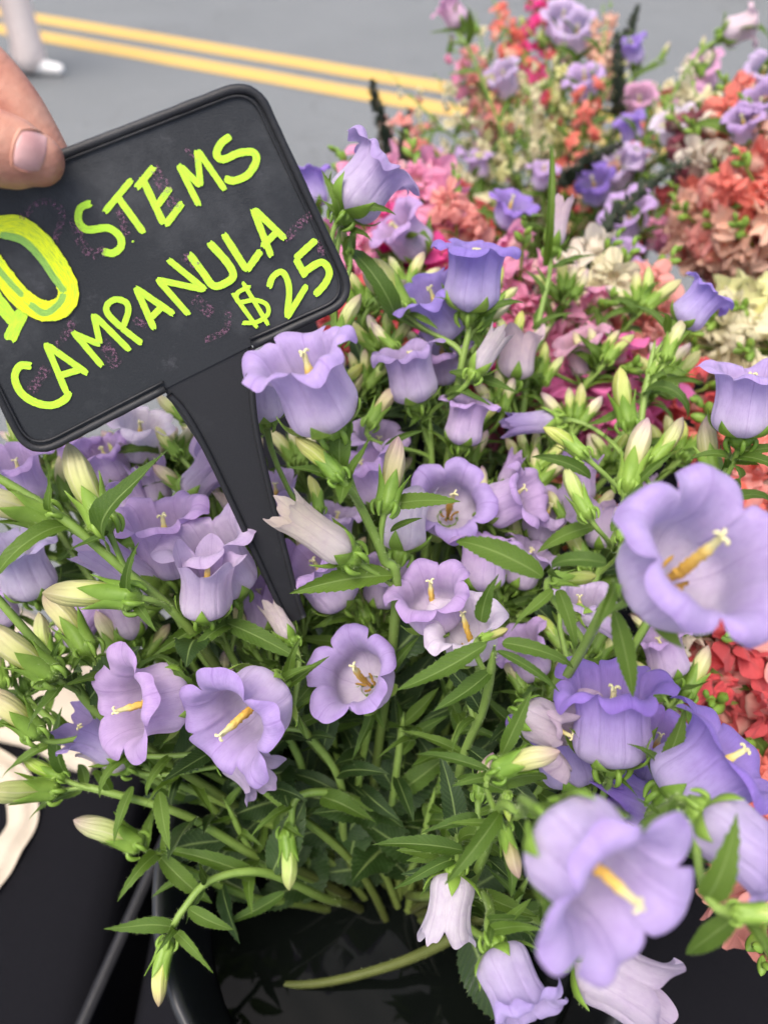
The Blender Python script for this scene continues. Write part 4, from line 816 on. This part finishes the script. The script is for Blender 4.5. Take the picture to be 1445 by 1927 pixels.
ring = [Vector(p)-ray(56, 284).normalized()*.0004 for p in ring]; m = MB(); m.tube(ring, [.0002+.0006*min(1, i/8, (len(ring)-1-i)/8) for i in range(len(ring))], 8); part('nail_fold', m.mesh('nail_fold', M_SKIN), ho)

def pedestrian(label, root, face, tr_col, shoe_col, top_col, stride):
    t = thing('person', label, 'person', root); f = Vector((math.cos(face), math.sin(face), 0)); sdv = Vector((-f.y, f.x, 0)); R0 = Vector(root); Z = Vector((0, 0, 1))
    hip = R0+Z*.92; tm = simple('trousers_cloth', tr_col, .85, .2, 30, .12, .3); shm = simple('shoe_leather', shoe_col, .5, .4, 60, .1); jm = simple('jacket_cloth', top_col, .85, .2, 40, .15)
    sk = simple('skin_plain', (.50, .27, .19), .5, .4, 40, .1); legs = []; foot = []
    for sg, fw in ((1, stride), (-1, -stride)):
        ft = R0+f*fw+sdv*(.10*sg); kn = R0+f*(fw*.55+.05)+sdv*(.10*sg)+Z*.50
        legs.append([(hip+sdv*.09*sg, .115), (hip*.5+kn*.5, .105), (kn, .088), (ft*.7+kn*.3, .095), (ft+Z*.10-f*.02, .098)])
        foot.append((ft, sg))
    part('trousers', blob(legs+[[(hip+Z*.08, .15), (hip-Z*.02, .14)]], .012, 5, 'trousers', tm), t)
    for ft, sg in foot:
        part('shoe', blob([[(ft-f*.07+Z*.045, .042), (ft+f*.02+Z*.045, .044), (ft+f*.12+Z*.037, .036), (ft+f*.17+Z*.034, .032)], [(ft-f*.05+Z*.06, .045), (ft-f*.05+Z*.12, .04)]], .006, 4, 'shoe', shm), t)
    ch = R0+Z*1.32; nk = R0+Z*1.50; hd = R0+Z*1.64
    part('jacket', blob([[(hip+Z*.05, .155), (ch-Z*.12, .145), (ch+Z*.05, .16), (nk-Z*.03, .07)]]+[[(ch+Z*.10+sdv*.19*s2, .062), (ch-Z*.18+sdv*.24*s2, .052), (ch-Z*.40+sdv*.24*s2+f*.08, .042)] for s2 in (1, -1)], .014, 5, 'jacket', jm), t)
    arms = [[(ch-Z*.36+sdv*.24*s2+f*.07, .034), (ch-Z*.47+sdv*.24*s2+f*.11, .03), (ch-Z*.55+sdv*.24*s2+f*.13, .018)] for s2 in (1, -1)]
    inner = [[(nk-Z*.25, .05), (ch+Z*.08+sdv*.16*s2, .045), (ch-Z*.18+sdv*.24*s2, .04), (ch-Z*.40+sdv*.24*s2+f*.08, .034)] for s2 in (1, -1)]
    fing = [[(ch-Z*.52+sdv*(.24*s2+.014*(k-1.5))+f*.12, .010), (ch-Z*.60+sdv*(.24*s2+.014*(k-1.5))+f*.135, .008)] for s2 in (1, -1) for k in range(4)]
    face_ = [[(hd+f*.085-Z*.01, .014), (hd+f*.10-Z*.03, .016)], [(hd+sdv*.078, .018), (hd+sdv*.078-Z*.02, .014)], [(hd-sdv*.078, .018), (hd-sdv*.078-Z*.02, .014)]]
    b = part('body', blob([[(nk-Z*.25, .06), (nk, .055), (hd-Z*.06+f*.01, .07), (hd+Z*.04, .085), (hd+Z*.06, .08)]]+arms+inner+fing+face_, .009, 3, 'body', sk), t)
    part('hair', blob([[(hd+Z*.07-f*.01, .092), (hd-f*.03, .085), (hd-Z*.10-f*.05, .05)]], .01, 3, 'hair', simple('hair_brown', (.05, .03, .02), .5, .4, 80, .3)), b)
pr0 = on_z(28, 146, 0)
pedestrian('passer-by in pale pink wide trousers and white shoes on the road', (pr0.x-.03, pr0.y, 0), math.radians(-12), (.92, .78, .71), (.88, .86, .82), (.5, .5, .52), .12)
pr1 = on_z(1388, -14, 0)
pedestrian('passer-by in black shoes stepping along the far side of the road', (pr1.x, pr1.y+.05, 0), math.radians(180), (.02, .02, .03), (.012, .012, .02), (.1, .1, .12), .10)

# ------------------------------------------------------------------ canvas bag
M_CANVAS = (lambda k: k.bsdf(k.mix(k.noise(k.obj(), 900, 2), (.48, .41, .31), (.66, .58, .47)), .85, .2, k.bump(k.math('ADD', k.noise(k.obj(), 1500, 2), k.math('MULTIPLY', k.noise(k.obj(), 22, 4), 3)), .5, .003)))(NT('cream_canvas'))
bag = thing('canvas_bag', 'cream canvas bag slumped on the black table with its strap trailing', 'bag', (-.48, .36, TZ))
m = MB(); V = np.zeros((40, 18, 3)); e0 = on_z(190, 1452, TZ); e1 = on_z(-20, 1372, TZ)
bd = (e1-e0).normalized(); bn = Vector((-bd.y, bd.x, 0)); bn = bn if bn.y > 0 else -bn
for i in range(40):
    u = i/39
    for j in range(18):
        a = 2*PI*j/17; w = .06*(1-abs(u-.5)**4*9); hgt = .030*(1-abs(2*u-1)**3)+.006
        c = e0+bd*(u*.46)+bn*(.058)
        V[i, j] = c+bn*(-math.cos(a)*w)+Vector((0, 0, .008+hgt*(1+math.sin(a))*.9+.006*math.sin(u*23+a*2)+.004*math.sin(a*5+u*9)))
m.grid(V); part('body', m.mesh('bag_body', M_CANVAS), bag)
m = MB(); hp = [e0+bd*(t*.40)-bn*.002+Vector((0, 0, .016+.010*math.sin(t*3.1)+.004*math.sin(t*17))) for t in [k/20 for k in range(21)]]; m.tube(hp, [.010+.002*math.sin(k*1.3) for k in range(21)], 10); part('hem', m.mesh('bag_hem', M_CANVAS), bag)
sv = [on_z(-40, 1420, TZ), on_z(30, 1470, TZ), on_z(48, 1540, TZ), on_z(15, 1610, TZ), on_z(-30, 1680, TZ)]; pp = catmull(sv, 8); V = np.zeros((len(pp), 7, 3))
for i, p in enumerate(pp):
    t = (pp[min(i+1, len(pp)-1)]-pp[max(i-1, 0)]).normalized(); nn = Vector((-t.y, t.x, 0))
    for j in range(7):
        v = j/3-1; V[i, j] = p+nn*(v*.014)+Vector((0, 0, 0.006+.003*math.sin(i*.35)**2+.003*math.cos(v*4)))
m = MB(); m.grid(V); part('strap', m.mesh('bag_strap', M_CANVAS), bag)

# ------------------------------------------------------------------ background bunches
M_SNAP = petal_material('snapdragon_petal', (.95, .88, .70), .45, (.96, .84, .84))
FLO = [bell_mesh(700+i, L=.012, R=.0062, lobe=.0125, flare=f, var=35, wav=1.5, NTH=60, NS=14, mat=M_SNAP, name='floret')[0] for i, f in enumerate([80, 95, 70, 105, 60])]
def throat(i):
    """inner ruffled lip joined to the outer floret"""
    me = FLO[i]; n = len(me.vertices); co = np.zeros(n*3, dtype=np.float32); me.vertices.foreach_get('co', co); co = co.reshape(-1, 3)
    st = np.zeros(n*3, dtype=np.float32); me.attributes['st'].data.foreach_get('vector', st); st = st.reshape(-1, 3)
    a = 0.63; R_ = np.array([[math.cos(a), -math.sin(a), 0], [math.sin(a), math.cos(a), 0], [0, 0, 1]]); c2 = (co*np.array([.62, .55, .95])) @ R_.T+np.array([0, 0, .004])
    F_ = [tuple(p.vertices) for p in me.polygons]; F2 = F_+[tuple(v+n for v in f) for f in F_]
    return mesh_np('floret', np.concatenate([co, c2]), F2, M_SNAP, np.concatenate([st, st]))
FLO = [throat(i) for i in range(5)]
SBUD = []
for i in range(3):
    m = MB(); V = np.zeros((10, 8, 3))
    for a_ in range(10):
        for j in range(8):
            u = j/7; rr = .0024*math.sin(PI*min(1, u*.97+.02))**.6*(1+.1*math.cos(3*a_)); V[a_, j] = (rr*math.cos(a_*PI/5), rr*math.sin(a_*PI/5), u*.010)
    m.grid(V[::-1], close=True); SBUD.append(m.mesh('floret_bud', M_CALYX))
CORAL = (.92, .26, .19); SALMON = (.94, .44, .38); PEACH = (.95, .62, .46); ORANGE = (.88, .34, .13); CREAM = (.88, .86, .58); YELLOW = (.82, .84, .40); PINK = (.95, .42, .64); HOT = (.88, .05, .34); MAGENTA = (.90, .22, .54); RED = (.74, .10, .11); WINE = (.32, .05, .09); IVORY = (.90, .86, .72)
CN = {CORAL: 'coral red', SALMON: 'salmon pink', PEACH: 'peach', ORANGE: 'orange', CREAM: 'cream', YELLOW: 'pale yellow', PINK: 'candy pink', HOT: 'hot pink', MAGENTA: 'magenta', RED: 'red', WINE: 'wine red', IVORY: 'ivory'}
WHERE = {'pink': 'in the bunch right behind the campanulas', 'mix': 'in the blurred mixed bunch near the road', 'near': 'in the bucket beside the campanulas', 'far': 'in the bucket beside the mixed bunch'}
def bucket_path(key, head, axis, over):
    bx, by = BKT[key]; b, mid = bucket_base(head, bx, by, .075, .775); mid.z = .97
    if head.z < 1.08: mid.z = .93
    top = head+axis*over; return b, catmull([b, mid, head-axis*.05, head, top], 8)
def lean(key, head):
    bx, by = BKT[key]; a = Vector(((head.x-bx)*1.2, (head.y-by)*1.2, .16)); return (a.normalized()+Vector((rnd.uniform(-.15, .15), rnd.uniform(-.15, .15), .1))).normalized()
def snap(px, py, d, col, key, size=1.0, nf=12, span=.07, over=.05):
    head = P(px, py, d); ax = lean(key, head); b, path = bucket_path(key, head, ax, over)
    t = thing('snapdragon_stem', '%s snapdragon stem %s' % (CN[col], WHERE[key]), 'flower', b, '%s snapdragons %s' % (CN[col], WHERE[key]))
    m = MB(); m.tube(path, [.0024*(1.2-.7*i/len(path)) for i in range(len(path))], 7); part('stem', m.mesh('stem', M_STEM), t)
    n = len(path); a0 = rnd.uniform(0, 6.28)
    for k in range(nf):
        u = k/max(1, nf-1); p = head+ax*(-span*.55+span*u*1.0); o = ax.orthogonal(); o.rotate(Matrix.Rotation(a0+k*2.4, 3, ax)); o.normalize()
        sc = size*(1.12-.42*u)*rnd.uniform(.88, 1.12); j = rnd.uniform(.92, 1.12); mixw = rnd.uniform(0, .10)
        cc = [min(1, c*j*(1-mixw)+.75*mixw) for c in col]
        part('floret', rnd.choice(FLO), t, frame_z(p+o*.009, o+ax*rnd.uniform(.05, .55), rnd.uniform(0, 6.28), sc), cc)
    for k in range(5):
        p = head+ax*(span*.5+.006*k); o = ax.orthogonal(); o.rotate(Matrix.Rotation(k*2.4, 3, ax)); part('floret_bud', SBUD[k % 3], t, frame_z(p, o.normalized()*.6+ax*.8, 0, size*(1.0-.12*k)))
    for k in range(5):
        i = int(n*(.42+.09*k)); o = ax.orthogonal(); o.rotate(Matrix.Rotation(k*2.2+a0, 3, ax)); put_leaf(t, LEAF_N if k % 2 else LEAF_W, path[min(i, n-1)], o+ax*.5, rnd.uniform(.03, .05), None)
def bg_campanula(px, py, d, col, key, near=1, kind='open', nb=2, up=55, dx=0):
    head = P(px, py+up*.7, d); ax = lean(key, head); b, path = bucket_path(key, head, ax, .02); nm = {PINKC: 'pink', BLUSH: 'blush pink', VIOLET: 'deep violet', DEEP: 'dark purple', WHITE: 'whitish lilac', PALE: 'pale lilac', LILAC: 'lilac'}[col]
    t = thing('campanula_stem', '%s campanula stem %s' % (nm, WHERE[key]), 'flower', b, '%s campanulas %s' % (nm, WHERE[key]))
    up = min(up, 1370*.056/d); place_flower(t, px-dx*.3, py+up*.45, px+dx, py-up*.35, d, near, kind, col, 1.05)
    m = MB(); m.tube(path[:-4], .0022, 7)
    bb = P(px-dx*.3, py+up*.45, d); m.tube(catmull([path[-12], path[-8].lerp(bb, .5), bb], 5), .0016, 6)
    for k in range(nb):
        qx, qy = px+rnd.uniform(-60, 60), py+rnd.uniform(10, 90); place_flower(t, qx, qy, qx+rnd.uniform(-25, 25), qy-30, d+.02, 0, 'bud', (.9, 1.0, .8), .8); q = P(qx, qy, d+.02); m.tube(catmull([path[-14], (path[-10]+q)/2, q], 5), .0014, 6)
    part('stem', m.mesh('stem', M_STEM), t)
    for k in range(6):
        o = ax.orthogonal(); o.rotate(Matrix.Rotation(k*2.2, 3, ax)); put_leaf(t, LEAF_W, path[int(len(path)*(.4+.09*k))], o+ax*.6, rnd.uniform(.03, .055))
def spike(pts, key, label):
    pp = catmull([P(*q) for q in pts], 8); bx, by = BKT[key]; b, mid = bucket_base(pp[0], bx, by, .07); t = thing('veronica_spike', label, 'flower', b)
    path = catmull([b, mid]+list(reversed([P(*q) for q in pts])), 8); m = MB(); m.tube(path, .0016, 6); part('stem', m.mesh('stem', simple('dark_stem', (.09, .075, .055), .6, .3, 60, .3)), t)
    m = MB(); rs = random.Random(int(pts[0][0])); L = len(pp)
    for k in range(300):
        i = rs.randrange(L-1); p = pp[i].lerp(pp[i+1], rs.random()); tt = (pp[i+1]-pp[i]).normalized(); o = tt.orthogonal(); o.rotate(Matrix.Rotation(rs.uniform(0, 6.28), 3, tt)); o = (o.normalized()-tt*rs.uniform(.1, .7)); l = rs.uniform(.006, .015)*(.45+.9*i/L); sd_ = o.cross(tt).normalized()*l*.30; c = p+o*l
        m.faces([p, (p+c)/2+sd_, c, (p+c)/2-sd_, (p+c)/2+tt*l*.2], [(0, 1, 4), (1, 2, 4), (2, 3, 4), (3, 0, 4)])
    part('flower_head', m.mesh('flower_head', simple('dark_green_spike', (.075, .10, .065), .7, .3, 90, .5)), t)
for a in [(955, 72, 1.1, CORAL, 'mix'), (985, 130, 1.1, HOT, 'mix'), (885, 175, 1.05, PINK, 'mix'), (905, 165, 1.0, SALMON, 'mix'), (790, 292, .95, SALMON, 'mix'), (1095, 252, .95, CORAL, 'mix'), (1210, 262, .95, CORAL, 'mix'), (1250, 385, .9, RED, 'mix'), (890, 402, .9, RED, 'mix'),
          (1130, 90, 1.1, PEACH, 'mix'), (1010, 290, .98, CREAM, 'mix'), (935, 235, 1.0, YELLOW, 'mix'), (885, 245, 1.0, CREAM, 'mix'), (1000, 215, 1.0, CREAM, 'mix'), (1240, 440, .85, PINK, 'mix'), (1015, 20, 1.15, HOT, 'mix'), (860, 340, .95, CREAM, 'mix'), (1060, 190, 1.0, YELLOW, 'mix'), (1270, 180, 1.0, IVORY, 'mix')]:
    snap(*a, size=.7 if a[3] in (CREAM, YELLOW) else .85, nf=12, span=.12)
def inside(poly):
    xs = [p[0] for p in poly]; ys = [p[1] for p in poly]
    while True:
        x, y = rnd.uniform(min(xs), max(xs)), rnd.uniform(min(ys), max(ys))
        if in_poly(x, y, poly): return x, y
PM = [(850, 190), (910, 90), (1010, 60), (1120, 100), (1210, 180), (1270, 240), (1250, 330), (1200, 440), (1200, 540), (1000, 580), (780, 470), (730, 400), (780, 300)]
for k in range(46):
    x, y = inside(PM); snap(x, y, rnd.uniform(.92, 1.2), rnd.choice([CREAM, CREAM, YELLOW, SALMON, PEACH, CORAL, PINK, IVORY, RED, YELLOW, YELLOW, PINK]), 'mix', rnd.uniform(.5, .75), 9, .15, .06)
for a in [(1088, 62, 1.05, PALE, 'mix'), (1052, 45, 1.1, PALE, 'mix'), (1192, 95, 1.0, VIOLET, 'mix'), (1100, 155, .98, LILAC, 'mix'), (955, 150, 1.0, PALE, 'mix'), (1268, 240, .85, WHITE, 'mix'), (1190, 240, .9, VIOLET, 'mix'), (1165, 318, .9, PALE, 'mix'), (1192, 300, .88, PALE, 'mix'),
          (1122, 352, .88, DEEP, 'mix'), (1188, 405, .78, LILAC, 'mix'), (1160, 480, .68, LILAC, 'pink'), (1180, 520, .66, LILAC, 'pink'), (835, 300, 1.0, LILAC, 'mix'), (900, 310, 1.0, LILAC, 'mix'), (1020, 330, .95, LILAC, 'mix'),
          (1310, 190, .98, PINKC, 'mix'), (1325, 138, 1.02, PINKC, 'mix'), (1200, 195, 1.0, PINKC, 'mix'), (1400, 235, .70, LILAC, 'far'), (1435, 200, .70, LILAC, 'far'), (1432, 140, .8, PALE, 'far')]:
    bg_campanula(*a, near=rnd.choice([15, 30, 40]), kind=rnd.choice(['open', 'open', 'wide']), nb=2, up=62, dx=rnd.uniform(-15, 15))
bg_campanula(952, 395, .62, VIOLET, 'pink', 1, 'wide', 1, 70, 15)
bg_campanula(782, 440, .56, LILAC, 'pink', 1, 'open', 1, 80, -45)
bg_campanula(862, 22, .92, PINKC, 'mix', 0, 'open', 2, 60, -25); bg_campanula(1372, 52, .86, BLUSH, 'mix', 0, 'open', 3, 30, 50)
for a in [(1405, 400, .72, SALMON, 'far', 1.3), (1395, 292, .78, ORANGE, 'far', 1.1), (1350, 320, .78, IVORY, 'far', 1.1), (1335, 450, .75, PEACH, 'far', 1.2), (1312, 285, .8, WINE, 'far', 1.0), (1435, 375, .68, CORAL, 'far', 1.2), (1420, 470, .7, PEACH, 'far', 1.3), (1380, 480, .74, SALMON, 'far', 1.3), (1330, 230, .85, CREAM, 'far', .8), (1290, 250, .85, CREAM, 'far', .7), (1440, 290, .72, PEACH, 'far', 1.1),
          (1375, 620, .62, CREAM, 'far', 1.15), (1425, 590, .62, YELLOW, 'far', 1.1), (1350, 660, .62, CREAM, 'far', 1.0), (1440, 660, .58, CREAM, 'far', 1.2),
          (1405, 890, .50, CORAL, 'near', 1.3), (1440, 920, .50, SALMON, 'near', 1.3), (1380, 1235, .46, RED, 'near', 1.2), (1425, 1240, .45, SALMON, 'near', 1.1), (1330, 1280, .46, RED, 'near', 1.0), (1410, 1330, .45, RED, 'near', 1.1), (1440, 1480, .42, CORAL, 'near', 1.1), (1285, 1260, .45, IVORY, 'near', .95), (1440, 1150, .48, RED, 'near', 1.2), (1345, 1200, .50, CORAL, 'near', 1.0), (1300, 1150, .52, PEACH, 'near', 1.1), (1440, 1400, .45, RED, 'near', 1.2), (1440, 1660, .40, SALMON, 'near', 1.1), (1600, 1150, .52, CORAL, 'near', 1.1), (1700, 1000, .56, RED, 'near', 1.1), (1560, 1000, .54, PEACH, 'near', 1.1), (1720, 1200, .52, SALMON, 'near', 1.1),
          (712, 425, .62, PINK, 'pink', 1.3), (800, 400, .68, PINK, 'pink', 1.2), (745, 500, .60, HOT, 'pink', 1.2), (690, 620, .58, RED, 'pink', 1.1), (690, 520, .58, PINK, 'pink', 1.2), (1145, 770, .55, MAGENTA, 'pink', 1.25), (1105, 740, .55, MAGENTA, 'pink', 1.2), (1112, 580, .60, CREAM, 'pink', 1.0), (1070, 560, .62, IVORY, 'pink', 1.0), (975, 560, .60, BLUSH if False else PINK, 'pink', 1.1), (1165, 590, .62, SALMON, 'pink', 1.2), (1195, 690, .60, SALMON, 'pink', 1.1), (1230, 760, .58, RED, 'pink', 1.0), (860, 470, .66, SALMON, 'pink', 1.0), (880, 660, .58, HOT, 'pink', 1.0), (1075, 640, .58, PINK, 'pink', 1.1), (770, 600, .60, PINK, 'pink', 1.0), (960, 800, .56, WINE, 'pink', .9), (1060, 940, .52, ORANGE, 'pink', .8), (830, 560, .60, HOT, 'pink', 1.0), (650, 560, .62, RED, 'pink', 1.0)]:
    snap(*a[:5], size=a[5]*1.3, nf=10, span=.085)
PF = [(1340, 260), (1470, 200), (1490, 540), (1310, 500), (1310, 400)]
for k in range(9):
    x, y = inside(PF); snap(x, y, rnd.uniform(.75, .9), rnd.choice([PEACH, PEACH, SALMON, CORAL, IVORY]), 'far', rnd.uniform(1.2, 1.5), 9)
spike([(700, 150, .85), (712, 210, .86), (745, 320, .88)], 'mix', 'dark leafless veronica spike standing alone against the road')
spike([(1160, 62, .95), (1162, 130, .95), (1165, 220, .96)], 'mix', 'dark upright veronica spike beside a violet campanula')
spike([(1200, 12, 1.05), (1180, 70, 1.05), (1165, 130, 1.05)], 'mix', 'thin dark veronica spike above the mixed bunch')
spike([(1170, 270, .80), (1110, 302, .82), (1050, 345, .84)], 'mix', 'dark veronica spike leaning flat across the mixed bunch')
spike([(1295, 305, .66), (1215, 350, .66), (1120, 450, .66), (1060, 560, .64)], 'pink', 'long dark veronica branch slanting over the purple bells')
spike([(770, 205, .95), (760, 270, .95), (745, 350, .95)], 'mix', 'short greenish veronica spike beside a salmon snapdragon')
